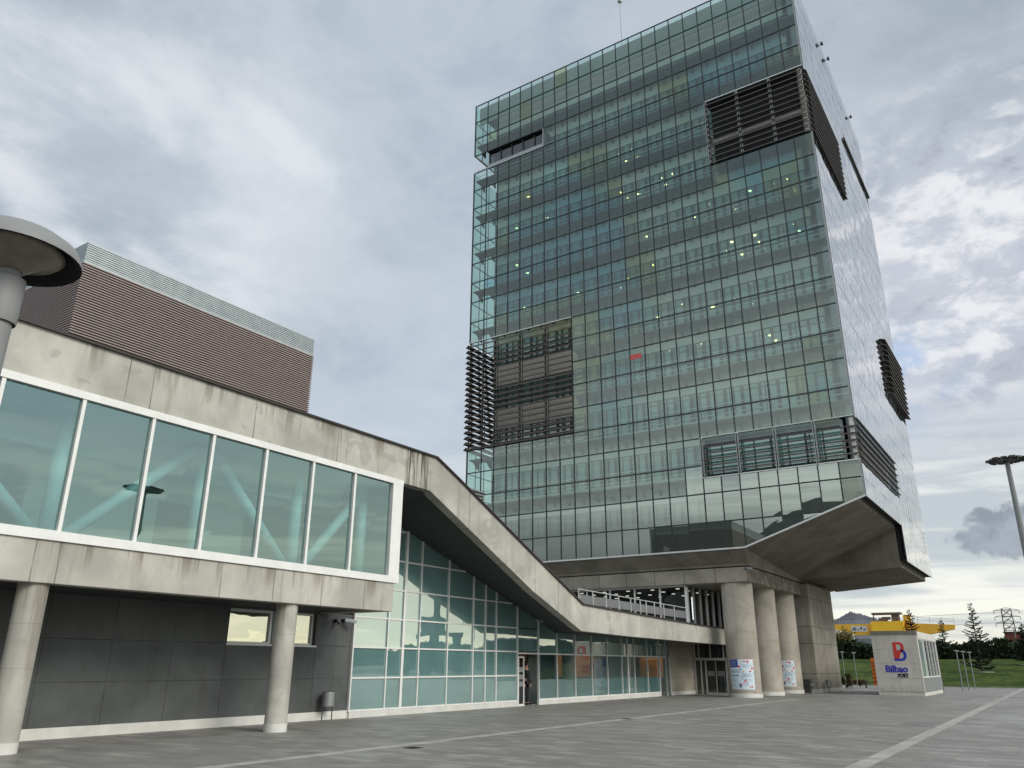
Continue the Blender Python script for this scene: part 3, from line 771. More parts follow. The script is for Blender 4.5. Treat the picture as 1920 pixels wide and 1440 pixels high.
# concrete base
BX, BY = -14.4, 45.95
g = MB(); g.box(-34, BX, BY, 66.2, 6.25, 7.08); g.build('base_beam', M_TBASE, tower, bevel=.02)
g = MB(); g.box(-34, BX-.10, BY+.10, 66.1, 7.08, 7.14); g.build('shadow_gap', M_BLACK, tower)
g = MB(); g.box(-34, BX+.06, BY-.06, 66.25, 7.14, 7.26)
g.face([(-34, BY-.06, 7.26), (BX+.06, BY-.06, 7.26), (-14.1, TY0+.02, 7.99), (-34, TY0+.02, 7.99)])
g.face([(BX+.06, BY-.06, 7.26), (BX+.06, 57, 7.26), (-7.85, 57, 10.25), (-7.85, TY0+.08, 10.12), (-14.1, TY0+.02, 7.99)])
g.face([(BX+.06, 57, 7.26), (-7.85, 57, 7.76), (-7.85, 57, 10.25)])
g.face([(BX+.06, 57, 7.26), (BX+.06, 68.2, 7.26), (-7.85, 68.2, 7.76), (-7.85, 57, 7.76)])
g.face([(-7.85, TY0+.08, 10.12), (-7.85, 57, 10.25), (-7.85, 57, 10.6), (-7.85, TY0+.08, 10.6)])
g.face([(-7.85, 57, 7.76), (-7.85, 68.2, 7.76), (-7.85, 68.2, 10.6), (-7.85, 57, 10.6)])
g.face([(BX+.06, 68.2, 7.26), (-7.85, 68.2, 7.76), (-7.85, 68.2, 8.6), (BX+.06, 68.2, 8.6)])
g.box(-34, BX-.2, BY+.3, 68.2, 7.3, 8.0)
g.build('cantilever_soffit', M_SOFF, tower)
g = MB(); g.box(-7.84, -7.40, TY0+.1, 57, 10.5, 10.56); g.box(-7.84, -7.40, 57, 68.4, 8.2, 8.26); g.box(-7.60, -7.54, 57.02, 68.3, 8.26, 12); g.face([(-7.8, 57.02, 8.2), (-7.4, 57.02, 8.2), (-7.4, 57.02, 10.5), (-7.8, 57.02, 10.5)])
g.build('shadow_gap', M_BLACK, tower)
for yc, xc, r in ((46.95, -15.45, .9), (51.5, -15.6, 1.0), (55.95, -15.6, 1.0)):
    g = MB(); g.lathe([(r, .2), (r, 6.26)], (xc, yc, 0), 40); p = g.build('pillar', M_TCOL, tower, smooth=True)
    MB().lathe([(r+.03, 0), (r+.03, .20), (r, .205)], (xc, yc, 0), 40).build('pillar_base', M_PLIN, p)
g = MB(); g.prism([(-17.2, 57.45), (-13.98, 57.45), (-13.98, 64.3), (-17.2, 64.3)], 'z', .25, 7.02); lg = g.build('concrete_leg', M_TLEG, tower, bevel=.03)
MB().box(-17.22, -13.95, 57.42, 64.33, 0, .25).build('leg_plinth', M_PLIN, lg)
g = MB(); g.box(-34, -17.3, 60, 66, 0, 7.0); g.build('rear_core', M_TBASE, tower)
# entrance doors between hall and pillar
g = MB(); EY = 50.3
g.box(-19.72, -19.60, EY-.05, EY+.05, 0, 3.03); g.box(-19.6, -16.3, EY-.05, EY+.05, 2.95, 3.03); g.box(-19.6, -16.3, EY-.12, EY+.06, 1.97, 2.12)
for x in (-19.25, -18.95, -17.62, -17.45, -16.6): g.box(x-.04, x+.04, EY-.04, EY+.04, 0, 1.97)
for x in (-19.35, -18.6, -17.75, -16.9): g.box(x-.03, x+.03, EY-.04, EY+.04, 2.12, 2.95)
g.box(-18.91, -17.66, EY-.05, EY+.05, 0, .09); fr = g.build('entrance_frame', M_FRAME, tower)
for n, (xa, xb) in enumerate(((-19.6, -19.29), (-19.21, -18.99), (-18.91, -18.32), (-18.28, -17.66), (-17.41, -16.64), (-16.56, -16.3))):
    d = MB().face([(xa, EY, .09), (xb, EY, .09), (xb, EY, 1.97), (xa, EY, 1.97)]).build('entrance_door' if n in (2, 3) else 'entrance_pane', G_DARK, tower)
    if n in (2, 3): MB().box(xa+.08, xb-.08, EY-.03, EY-.01, 1.05, 1.35).build('door_band', M_PAINTG, d)
MB().box(-18.31, -18.29, EY-.04, EY+.04, .09, 1.97).build('door_stile', M_FRAME, tower)
for xa, xb in ((-19.6, -19.38), (-19.32, -18.63), (-18.57, -17.78), (-17.72, -16.93), (-16.87, -16.3)): MB().face([(xa, EY, 2.12), (xb, EY, 2.12), (xb, EY, 2.95), (xa, EY, 2.95)]).build('entrance_pane', G_DARK, tower)
g = MB(); g.box(-24, -15.0, 56.9, 57.0, 0, 6.2); g.box(-15.0, -14.9, 56.5, 57.2, 0, 6.2); g.box(-23.0, -16.7, EY+.2, 57, 3.1, 3.2); g.box(-24.0, -19.9, 53, 53.1, 0, 3)
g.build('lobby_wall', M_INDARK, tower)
# upper gallery under the beam
GYF = 46.5; GXE = -18.4
g = MB()
for x in (-26.9, -25.2, -23.53, -21.81, -20.11): g.box(x-.05, x+.05, GYF-.05, GYF+.05, 4.1, 6.2)
g.box(-30, GXE, GYF-.06, GYF+.06, 6.16, 6.25); g.box(GXE-.09, GXE+.09, GYF-.09, GYF+.09, 4.05, 6.16); g.box(-30, GXE-.1, GYF-.05, GYF+.05, 4.0, 4.1)
g.build('gallery_frame', M_WHITE, tower)
for xa, xb in ((-30, -26.95), (-26.85, -25.25), (-25.15, -23.58), (-23.48, -21.86), (-21.76, -20.16), (-20.06, -18.5)):
    MB().face([(xa, GYF, 4.1), (xb, GYF, 4.1), (xb, GYF, 6.16), (xa, GYF, 6.16)]).build('gallery_pane', G_DARK, tower)
for n in range(7):
    y = GYF+1.0+n*1.12
    MB().box(GXE-.03, GXE+.10, y-.03, y+.03, 4.0, 6.2).build('gallery_fin', M_FRAME, tower)
    MB().face([(GXE, y-1.0, 4.0), (GXE, y-.05, 4.0), (GXE, y-.05, 6.2), (GXE, y-1.0, 6.2)]).build('gallery_pane', G_DARK, tower)
g = MB(); g.box(-31, GXE-.2, 56.0, 56.1, 4, 6.2); g.box(-31, GXE-.1, GYF+.2, 56, 6.18, 6.24); g.box(-31, GXE-.1, GYF+.2, 56, 3.92, 3.98); g.build('gallery_room', M_INDARK, tower)
for i in range(5):
    for j in range(4):
        x = -26.2+i*1.7; y = 47.6+j*1.7
        MB().lathe([(.001, 0), (.11, 0), (.13, .03)], (x, y, 6.145), 12).build('gallery_light', M_LIGHTC, tower)
MB().tube((GXE-.5, 48.6, 4.35), (GXE-.5, 48.6, 5.7), .04, n=6).build('light_tube', M_TUBE, tower)

# ------------------------------------------------------------------ low port hall
hall = thing('port_hall', 'long low concrete hall with glazed upper storey and sloping roof edge beside the tower', 'building', (-22, 20, 0))
XF = -17.07
botp = [(-9, 7.30), (19.6, 7.27), (20.44, 7.26), (23.4, 5.97), (27.05, 4.40), (30.89, 3.04), (35.57, 2.96), (43.67, 2.89), (50.2, 2.86)]
topp = [(-9, 8.44), (20.71, 8.46), (22.02, 7.93), (27.05, 5.79), (31.04, 4.13), (36.87, 3.99), (44.66, 3.82), (50.2, 3.78)]
def interp(pr, y):
    for (a, za), (b, zb) in zip(pr, pr[1:]):
        if y <= b: return za+(zb-za)*(y-a)/(b-a)
    return pr[-1][1]
innp = [(-9, 7.3), (19.0, 7.2), (20.2, 7.06), (33.3, 3.08), (50.2, 3.03)]
yy = sorted({-9, 19.6, 20.44, 20.71, 22.02, 23.4, 27.05, 30.89, 31.04, 35.57, 36.87, 43.67, 44.66, 50.2})
g = MB()
for a, b in zip(yy, yy[1:]):
    q = [(a, interp(botp, a)), (b, interp(botp, b)), (b, interp(topp, b)), (a, interp(topp, a))]
    n = len(g.v)
    for X in (XF, XF-.38):
        g.v += [(X, p[0], p[1]) for p in q]
    for f in ((0, 1, 2, 3), (7, 6, 5, 4), (0, 4, 5, 1), (3, 2, 6, 7)): g.f.append(tuple(n+i for i in f)); g.m.append(0)
g.face([(XF, 50.2, 2.86), (XF-.38, 50.2, 2.86), (XF-.38, 50.2, 3.78), (XF, 50.2, 3.78)])
g.build('fascia', M_CONC, hall)
g = MB()
for (a, za), (b, zb) in zip(topp, topp[1:]): g.bar((XF-.17, a, za+.025), (XF-.17, b, zb+.025), .50, .055)
g.build('coping', M_COPING, hall)
# roof and soffit behind the fascia
g = MB(); ysm = [19.0+i*.4 for i in range(int(31.2/.4)+1)]
for a, b in zip(ysm, ysm[1:]):
    oa, ob = interp(botp, a), interp(botp, b); ia, ib = interp(innp, a), interp(innp, b)
    g.face([(XF-.3, a, oa+.01), (-19.75, a, ia), (-19.75, b, ib), (XF-.3, b, ob+.01)])
    g.face([(-19.75, a, ia), (-30, a, ia), (-30, b, ib), (-19.75, b, ib)])
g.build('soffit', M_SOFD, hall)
g = MB()
for a, b in zip(yy, yy[1:]):
    ta, tb = interp(topp, a)-.25, interp(topp, b)-.25
    g.face([(XF-.3, a, ta), (XF-.3, b, tb), (-30, b, tb), (-30, a, ta)])
g.build('roof', M_PAINTG, hall)
# upper glazed room
g = MB(); g.box(XF-.36, XF, -9, 18.88, 3.19, 4.05); g.box(-19.8, XF-.36, 18.5, 18.88, 3.19, 4.05); g.build('edge_beam', M_BEAM, hall, bevel=.015)
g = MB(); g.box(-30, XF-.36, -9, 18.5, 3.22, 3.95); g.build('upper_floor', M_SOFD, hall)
g = MB(); g.box(XF-.10, XF+.05, -9, 19.04, 4.05, 4.25); g.box(XF-.10, XF+.05, -9, 19.04, 7.16, 7.33); g.box(XF-.12, XF+.045, 18.56, 19.03, 4.25, 7.16); g.build('window_surround', M_WHITE, hall)
g = MB()
for n in range(17):
    y = 18.56-1.688*n
    if y < -8.5: break
    if n: MB().box(XF-.12, XF+.03, y-.04, y+.04, 4.25, 7.16).build('window_mullion', M_WHITE, hall)
    y0 = y-1.688+.04; y1 = y-.04; t = rnd.uniform(-.004, .004)
    MB().face([(XF-.05+t, y0, 4.25), (XF-.05-t, y1, 4.25), (XF-.05+t, y1, 7.16), (XF-.05-t, y0, 7.16)]).build('upper_window', G_UP, hall)
g = MB(); g.box(-30, XF-.2, -9, 18.9, 7.18, 7.24); g.box(-21.6, -19.6, -9, 18.8, 6.55, 7.18); g.build('upper_ceiling', M_SPAN, hall)
g = MB(); g.box(-21.7, -21.5, 9.6, 13.3, 3.95, 7.2); g.box(-21.7, -21.5, 14.9, 16.4, 3.95, 7.2); g.box(-21.7, -21.5, 13.3, 14.9, 6.2, 7.2); g.box(-21.7, -21.5, -9, 6.2, 3.95, 7.2); g.build('upper_back_wall', M_INWALL, hall)
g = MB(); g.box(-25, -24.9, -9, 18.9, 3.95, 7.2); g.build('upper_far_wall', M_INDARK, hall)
g = MB(); g.box(-24.9, XF-.42, 18.82, 18.94, 4.0, 7.2); g.build('upper_end_wall', M_INDARK, hall)
g = MB(); TXX = -18.3
for y in (8.75, 12.45, 15.75, 19.0-.5, 5.2): g.tube((TXX, y, 4.0), (TXX, y, 7.2), .17, n=14)
for a, b in (((9.0, 4.2), (12.2, 7.1)), ((12.7, 7.1), (15.6, 4.2)), ((16.0, 4.2), (18.6, 7.1)), ((5.4, 7.1), (8.6, 4.2)), ((5.0, 7.1), (2.2, 4.2))): g.tube((TXX, a[0], a[1]), (TXX, b[0], b[1]), .15, n=14)
g.build('roof_truss', M_TEAL, hall, smooth=True)
# recessed dark wall with two windows
g = MB(); WX = -19.8
g.box(WX-.3, WX, -9, 15.02, .24, 3.22); g.box(WX-.3, WX, 18.34, 19.97, .24, 3.22); g.box(WX-.3, WX, 15.02, 18.34, .24, 2.17); g.box(WX-.3, WX, 15.02, 18.34, 3.17, 3.22); g.build('recessed_wall', M_DARKW, hall)
g = MB(); g.box(WX-.3, WX+.03, -9, 19.97, 0, .24); g.build('wall_plinth', M_PLIN, hall)
for ya, yb in ((15.04, 16.62), (16.74, 18.30)):
    w = MB().face([(WX-.16, ya, 2.22), (WX-.16, yb, 2.22), (WX-.16, yb, 3.15), (WX-.16, ya, 3.15)]).build('strip_window', G_MIRR, hall)
    f = MB(); f.box(WX-.20, WX-.10, ya-.02, ya+.04, 2.2, 3.17); f.box(WX-.20, WX-.10, yb-.06, yb+.02, 2.2, 3.17); f.box(WX-.20, WX-.10, ya+.04, yb-.06, 3.10, 3.17); f.box(WX-.20, WX-.10, ya+.04, yb-.06, 2.2, 2.26); f.build('frame', M_FRAME, w)
MB().box(WX-.2, WX+.05, 14.98, 18.38, 2.15, 2.20).build('window_sill', M_WHITE, hall)
# columns under the upper room
for yc in (8.33, 15.03, 1.6, -5.1):
    g = MB(); g.lathe([(.29, .20), (.29, 3.2)], (-17.43, yc, 0), 32); p = g.build('column', M_COLC, hall, smooth=True)
    MB().lathe([(.30, 0), (.30, .20), (.29, .202)], (-17.43, yc, 0), 32).build('column_base', M_PLIN, p)
# curtain wall of the hall
CX = -19.75
ztop = lambda y: interp(innp, y)-.01
cy = [19.97, 21.64, 22.46, 23.35, 25.04, 26.69, 27.55, 28.33, 29.95, 31.68, 33.30, 35.0, 36.7, 38.38, 40.05, 40.78, 41.6, 43.3, 44.95]
hz = [.22, 1.22, 2.19, 3.17, 4.18, 5.22, 6.3]
def clip(poly, ya, za, yb, zb):
    out = []
    def sd(p): return (za+(zb-za)*(p[0]-ya)/(yb-ya))-p[1]
    for i, p in enumerate(poly):
        q = poly[(i+1) % len(poly)]; a, b = sd(p), sd(q)
        if a >= 0: out.append(p)
        if (a >= 0) != (b >= 0): t = a/(a-b); out.append((p[0]+(q[0]-p[0])*t, p[1]+(q[1]-p[1])*t))
    return out
for i, (ya, yb) in enumerate(zip(cy, cy[1:])):
    door = abs(ya-29.95) < .01; right = ya > 31
    if ya < 31: hs = hz+[8.0]
    else: hs = [.22, 1.05, 2.13, 8.0]
    for za, zb in zip(hs, hs[1:]):
        if door and za < 2.1: continue
        e0 = 0 if (right and za == 1.05) else .02; e1 = 0 if (right and zb == 1.05) else .02
        poly = clip([(ya+.02, za+e0), (yb-.02, za+e0), (yb-.02, zb-e1), (ya+.02, zb-e1)], ya, ztop(ya), yb, ztop(yb))
        if len(poly) < 3: continue
        t, t2 = (0, 0) if right and za < 2.1 else (rnd.uniform(-.006, .006), rnd.uniform(-.006, .006)); ym = (ya+yb)/2; zm = za+.5
        clear = right and za < 2.1
        MB().face([(CX+t*(p[0]-ym)+t2*(p[1]-zm), p[0], p[1]) for p in poly]).build('hall_pane', (G_HALLF if za < 1 else G_HALLC) if clear else G_HALL, hall)
for y in cy[:-1]+[44.95, 45.92]:
    z0 = 0 if abs(y-29.95) < .01 or abs(y-31.68) < .01 else .2
    w = .06 if y in (22.46, 40.78) else .026
    g = MB(); g.box(CX-.04, CX+.05, y-w, y+w, z0, ztop(y)); g.build('curtain_mullion', M_WHITE, hall)
for z in hz:
    ye = 29.93
    for y in [a*.05 for a in range(int(20/.05), int(30/.05))]:
        if ztop(y) < z+.04: ye = y; break
    MB().box(CX-.03, CX+.04, 19.95, ye, z-.025, z+.025).build('curtain_transom', M_WHITE, hall)
MB().box(CX-.03, CX+.04, 29.97, 44.95, 2.10, 2.16).build('curtain_transom', M_WHITE, hall)
MB().box(CX-.03, CX+.04, 31.7, 44.95, .19, .245).build('curtain_transom', M_WHITE, hall)
g = MB(); g.box(CX-.1, CX+.06, 19.97, 29.93, 0, .19); g.box(CX-.1, CX+.06, 31.70, 44.95, 0, .19); g.build('curtain_plinth', M_PLIN, hall)
# sliding door leaf, standing open
d = MB().face([(CX+.02, 30.02, .1), (CX+.02, 30.42, .1), (CX+.02, 30.42, 1.95), (CX+.02, 30.02, 1.95)]).build('sliding_door', G_DARK, hall)
f = MB(); f.box(CX, CX+.05, 29.99, 30.04, 0, 2.0); f.box(CX, CX+.05, 30.40, 30.46, 0, 2.0); f.box(CX, CX+.05, 30.04, 30.40, 1.94, 2.0); f.box(CX, CX+.05, 30.04, 30.40, 0, .08); f.build('frame', M_WHITE, d)
f = MB()
for z in (.78, 1.07, 1.36): f.box(CX+.025, CX+.03, 30.05, 30.39, z, z+.2)
f.build('door_stripes', M_PAINTG, d)
MB().box(CX-.02, CX+.08, 30.9, 31.2, 2.0, 2.08).build('door_sensor', M_BLACK, hall)
# glazed side door and end wall towards the tower
d = MB().face([(CX, 45.0, .05), (CX, 45.85, .05), (CX, 45.85, 2.1), (CX, 45.0, 2.1)]).build('side_door', G_HALLC, hall)
f = MB(); f.box(CX-.03, CX+.05, 45.86, 45.98, 0, 2.15); f.box(CX-.03, CX+.05, 45.0, 45.86, 2.1, 2.16); f.box(CX-.03, CX+.05, 46.38, 46.46, 0, 2.15); f.build('frame', M_FRAME, d)
MB().face([(CX, 44.97, 2.16), (CX, 46.45, 2.16), (CX, 46.45, 3.05), (CX, 44.97, 3.05)]).build('hall_pane', G_HALL, hall)
MB().face([(CX, 45.98, .05), (CX, 46.38, .05), (CX, 46.38, 2.1), (CX, 45.98, 2.1)]).build('hall_pane', G_HALLC, hall)
g = MB(); g.box(CX-.4, CX+.02, 46.46, 50.22, .2, 3.06); g.build('end_wall', M_HALLW, hall)
g = MB(); g.box(CX-.4, CX+.05, 46.46, 50.22, 0, .2); g.build('end_wall_plinth', M_PLIN, hall)
# inside the hall
g = MB(); g.box(-29, CX-.1, 20.1, 46.4, -.02, .02); g.box(-29, CX-.5, 46.4, 53, -.02, .02); g.build('hall_floor', M_INFL, hall)
g = MB(); g.box(-24.3, -24.2, 40.7, 45.3, 1.0, 2.75); g.box(-24.3, -24.2, 36.9, 38.4, 1.3, 2.75); g.box(-22.6, -22.5, 48.3, 52.8, .9, 2.75); g.build('wood_wall', M_ORANGE, hall)
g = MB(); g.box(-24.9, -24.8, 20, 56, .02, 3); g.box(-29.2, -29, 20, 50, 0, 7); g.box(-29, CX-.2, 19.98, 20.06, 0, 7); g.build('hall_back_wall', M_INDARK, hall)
for yc in (37.5, 43.6): MB().lathe([(.28, .02), (.28, 3.0)], (-21.6, yc, 0), 24).build('hall_column', M_SPAN, hall, smooth=True)
g = MB(); g.box(-21.5, -20.6, 40.3, 42.9, .02, 2.4); g.build('hall_display', M_STEELW, hall)
for yl in (41.8, 44.2, 49.4, 51.4):
    MB().box(-23.6 if yl < 47 else -22.0, -22.6 if yl < 47 else -21.2, yl-.12, yl+.12, 2.90, 2.94).build('hall_fill_light', M_HALLFILL, hall)  # unseen fittings added to light the wood wall behind the glazing
MB().box(-20.9, -20.8, 32.5, 33.6, .02, 2.6).build('door_pocket', M_GREYP, hall)
# terrace behind the parapet
g = MB(); g.box(-30, XF-.38, 31.5, 57, 3.5, 3.62); g.build('terrace_floor', M_SLAB, hall)
MB().box(-20.6, -19.9, 31.3, 32.0, 3.6, 5.0).build('terrace_housing', M_WHITE, hall)
# downlight under the ramp
MB().lathe([(.001, 0), (.12, 0), (.12, .06)], (-19.0, 31.2, 3.62), 14).build('soffit_light', M_LAMP, hall)
# balustrade
bal = thing('balustrade', 'metal balustrade with grey infill panels on the concrete parapet', 'railing', (XF-.15, 37, 4.0))
RX = XF-.16
g = MB(); g.tube((RX, 31.0, 4.80), (RX, 43.4, 4.70), .022, n=8); g.build('top_rail', M_FRAME, bal)
yv = [31.0, 32.3, 33.6, 34.9, 36.2, 37.3, 38.0, 39.0, 40.2, 41.6, 43.3]
for a, b in zip(yv, yv[1:]):
    MB().box(RX-.012, RX+.012, a+.04, b-.04, 4.20-(a-31)*.006, 4.58-(a-31)*.006).build('infill_panel', M_INFILL, bal)
for a in yv: MB().box(RX-.02, RX+.02, a-.02, a+.02, interp(topp, a), 4.79-(a-31)*.008).build('post', M_FRAME, bal)

# ------------------------------------------------------------------ louvred plant room on the hall roof
plant = thing('plant_room', 'brown louvred plant room with a pale ribbed top band on the hall roof', 'building', (-26, 15, 8))
PX0, PX1, PY0, PY1 = -31.0, -23.0, 10.52, 19.90
g = MB(); g.box(PX0+.1, PX1-.1, PY0+.1, PY1-.1, 8.0, 13.9); g.build('core', M_LBACK, plant)
g = MB(); z = 8.3
while z < 13.28:
    for (a, b, c, d) in ((PX1-.10, PX1+.02, PY0-.02, PY1+.03), (PX0, PX1-.10, PY0-.02, PY0+.10), (PX0, PX1-.10, PY1-.1, PY1+.03)):
        g.box(a, b, c, d, z, z+.036)
    z += .0855
g.build('louvre_blades', M_LOUV, plant)
g = MB(); z = 13.33
g.box(PX0, PX1, PY0, PY1, 13.30, 13.37)
for i in range(9):
    g.box(PX0, PX1, PY0, PY1, 13.385+i*.072, 13.385+i*.072+.048)
g.build('ribbed_band', M_BAND, plant)
vent = thing('roof_vent', 'small grey louvred vent box on the sloping roof in front of the tower', 'vent', (-24, 32.6, 8))
g = MB(); g.box(-24.9, -24, 32.0, 33.1, 8, 10.15); g.build('box', M_LBACK, vent)
g = MB()
for i in range(12): g.box(-24.95, -23.95, 31.95, 33.15, 8.2+i*.16, 8.2+i*.16+.09)
g.box(-24.98, -23.92, 31.92, 33.18, 10.12, 10.2); g.build('blades', M_PAINTG, vent)

# ------------------------------------------------------------------ street lamps
def lamp(loc, label, group=None, hgt=2.82):
    t = thing('street_lamp', label, 'street lamp', loc, group)
    x, y, z = loc
    g = MB(); g.tube((x, y, z), (x, y, z+hgt-.18), .040, n=18, cap=False); g.lathe([(.075, 0), (.075, .02), (.045, .05)], loc, 18); g.build('pole', M_LAMP, t, smooth=True)
    g = MB(); g.lathe([(.048, hgt-.26), (.050, hgt-.25), (.050, hgt-.12), (.042, hgt-.115)], loc, 20); g.lathe([(.034, hgt-.12), (.03, hgt-.06)], loc, 16); g.build('collar', M_LAMP, t, smooth=True)
    g = MB(); g.lathe([(.186, hgt-.050), (.183, hgt-.030), (.168, hgt-.005), (.132, hgt+.020), (.09, hgt+.036), (.04, hgt+.042), (.001, hgt+.043)], loc, 40); g.lathe([(.186, hgt-.050), (.184, hgt-.053), (.177, hgt-.038), (.157, hgt-.012), (.13, hgt+.006), (.001, hgt+.01)], loc, 40, 1)
    g.build('shade', [M_LAMP, M_LAMPIN], t, smooth=True)
    g = MB(); g.lathe([(.035, hgt-.095), (.075, hgt-.062), (.125, hgt-.042), (.138, hgt-.030), (.13, hgt-.014), (.09, hgt-.004)], loc, 32); g.build('diffuser', M_LAMPD, t, smooth=True)
    return t
lamp((-2.40, .895, 0), 'grey domed street lamp close to the camera, cut by the left edge of the photo', hgt=2.88)
GL = 'slim domed street lamps along the lawn'
l0 = lamp((-6.78, 70.0, 0), 'slim domed street lamp right of the kiosk, nearest of its row of three', GL)
for p, lb in (((-6.71, 73.6, 0), 'slim domed street lamp right of the kiosk, middle of its row of three'), ((-6.60, 77.5, 0), 'slim domed street lamp right of the kiosk, rightmost of its row of three'),
              ((-15.81, 74.1, 0), 'slim domed street lamp by the lawn, just right of the concrete tower leg'), ((-15.83, 78.8, 0), 'slim domed street lamp by the lawn, between tower leg and kiosk bench')):
    c = copy_tree(l0); c.location = p; c['label'] = lb

# ------------------------------------------------------------------ kiosk
kiosk = thing('kiosk', 'white panelled kiosk with a red and blue letter B sign on the plaza', 'kiosk', (-8.8, 60.5, 0))
KX0, KX1, KY0, KY1 = -10.12, -7.50, 56.3, 65.0
def kiosk_mat():
    mt, T, out = newmat('kiosk_front_panel'); p = wpos(T); sep = T.new('ShaderNodeSeparateXYZ'); T.set(sep, 0, p)
    n = T.noise(p, 1.2, 5, .6); c = T.mix(T.smooth(n, .3, .7), (.54, .515, .47), (.63, .60, .555))
    j = T.math('MAXIMUM', lines(T, sep.outputs[2], [1.0, 1.84, 2.70], .02), T.math('MULTIPLY', lines(T, sep.outputs[0], [-8.8], .015), T.math('LESS_THAN', sep.outputs[2], 1.0)))
    c = T.mix(T.math('MULTIPLY', j, .7), c, (.2, .19, .17))
    gr = T.noise(T.vmath('MULTIPLY', p, (5, 5, .5)).outputs[0], 1.0, 6, .65); c = T.mix(T.math('MULTIPLY', T.smooth(gr, .52, .68), .35), c, (.36, .34, .30))
    sp = T.noise(p, 6, 5, .7); c = T.mix(T.math('MULTIPLY', T.math('MULTIPLY', T.smooth(sp, .35, .6), T.smooth(sep.outputs[2], .75, .2)), .5), c, (.30, .28, .24))
    principled(T, out, c, .5); return mt
M_KF = kiosk_mat()
g = MB(); g.box(KX0, KX1, KY0, KY0+.2, .22, 3.55); g.box(KX0, KX0+.2, KY0+.2, KY1, .22, 3.55); g.box(KX0+.2, KX1, KY1-.2, KY1, .22, 3.55); g.build('wall', M_KF, kiosk)
g = MB(); g.box(KX0+.01, KX1-.01, KY0+.01, KY1-.01, 0, .2); g.build('plinth', M_KIOSK, kiosk)
g = MB(); g.box(KX0-.03, KX1+.03, KY0-.03, KY0+.25, 3.55, 3.80); g.box(KX0-.03, KX0+.2, KY0+.25, KY1+.03, 3.55, 3.80); g.box(KX0+.2, KX1-.1, KY0+.25, KY1, 3.5, 3.6); rf = g.build('roof', M_KCAP, kiosk)
g = MB(); g.box(KX1-.1, KX1+.035, KY0+.25, KY1+.03, 3.35, 3.76); g.build('side_fascia', M_KIOSK, rf)
MB().box(KX1-.16, KX1-.02, KY0+.2, KY1-.2, .22, 1.05).build('side_panel', M_PAINTG, kiosk)
yk = [KY0+.35, 59.1, 60.6, 62.0, 63.4, 64.7]
for n, (a, b) in enumerate(zip(yk, yk[1:])):
    MB().face([(KX1-.06, a+.05, 1.1), (KX1-.06, b-.05, 1.1), (KX1-.06, b-.05, 3.3), (KX1-.06, a+.05, 3.3)]).build('window', G_PALE if n == 0 else G_DARK, kiosk)
g = MB(); g.box(KX1-.12, KX1, KY0+.2, KY1-.2, 1.04, 1.10); g.box(KX1-.12, KX1, KY0+.2, KY1-.2, 3.3, 3.36)
for y in yk: g.box(KX1-.11, KX1-.005, y-.06, y+.06, 1.1, 3.3)
g.build('window_frame', M_WHITE, kiosk)
MB().box(KX1-.05, KX1+.03, KY1, KY1+.1, 0, 3.4).build('corner_post', M_IRONG, kiosk)
MB().box(KX0+.25, KX1-.3, KY0+.4, KY1-.3, .2, .3).build('floor', M_INFL, kiosk)
# lettering
def text_mesh(body, size, x, z, y, mat, name, parent, bold=.0, width=None, shear=0, bold2=0):
    cu = bpy.data.curves.new('letters', 'FONT'); cu.body = body; cu.size = size; cu.offset = bold; cu.extrude = .012; cu.shear = shear
    o = bpy.data.objects.new('letters', cu); col.objects.link(o)
    dg = bpy.context.evaluated_depsgraph_get(); me = bpy.data.meshes.new_from_object(o.evaluated_get(dg))
    bpy.data.objects.remove(o)
    xs_ = [v.co.x for v in me.vertices]; w = max(xs_)-min(xs_); x0 = min(xs_); s = (width/w) if width else 1
    o0 = root_loc(parent)
    for v in me.vertices:
        a, b, c = v.co; v.co = Vector((x+(a-x0)*s, y-c, z+b))-o0
    if bold2:
        n = len(me.vertices); V = [tuple(v.co) for v in me.vertices]; F = [tuple(p.vertices) for p in me.polygons]; VV = []; FF = []
        for k, (dx, dz) in enumerate(((-1, 0), (1, 0), (0, 1), (0, -1), (0, 0))):
            VV += [(a+dx*bold2, b-.0012*k, c_+dz*bold2*.6) for a, b, c_ in V]; FF += [tuple(i+n*k for i in f) for f in F]
        me = bpy.data.meshes.new(name); me.from_pydata(VV, [], FF); me.update()
    me.materials.clear(); me.materials.append(mat); me.name = name
    ob = bpy.data.objects.new(name, me); col.objects.link(ob); ob.parent = parent; return ob
FY = KY0-.014
text_mesh('Bilbao', .56, -9.50, 1.36, FY, M_SIGNB, 'sign_letters', kiosk, .004, 1.22, bold2=.016)
text_mesh('PORT', .30, -8.86, 1.06, FY, M_SIGNK, 'sign_letters', kiosk, .006, .58, bold2=.012)
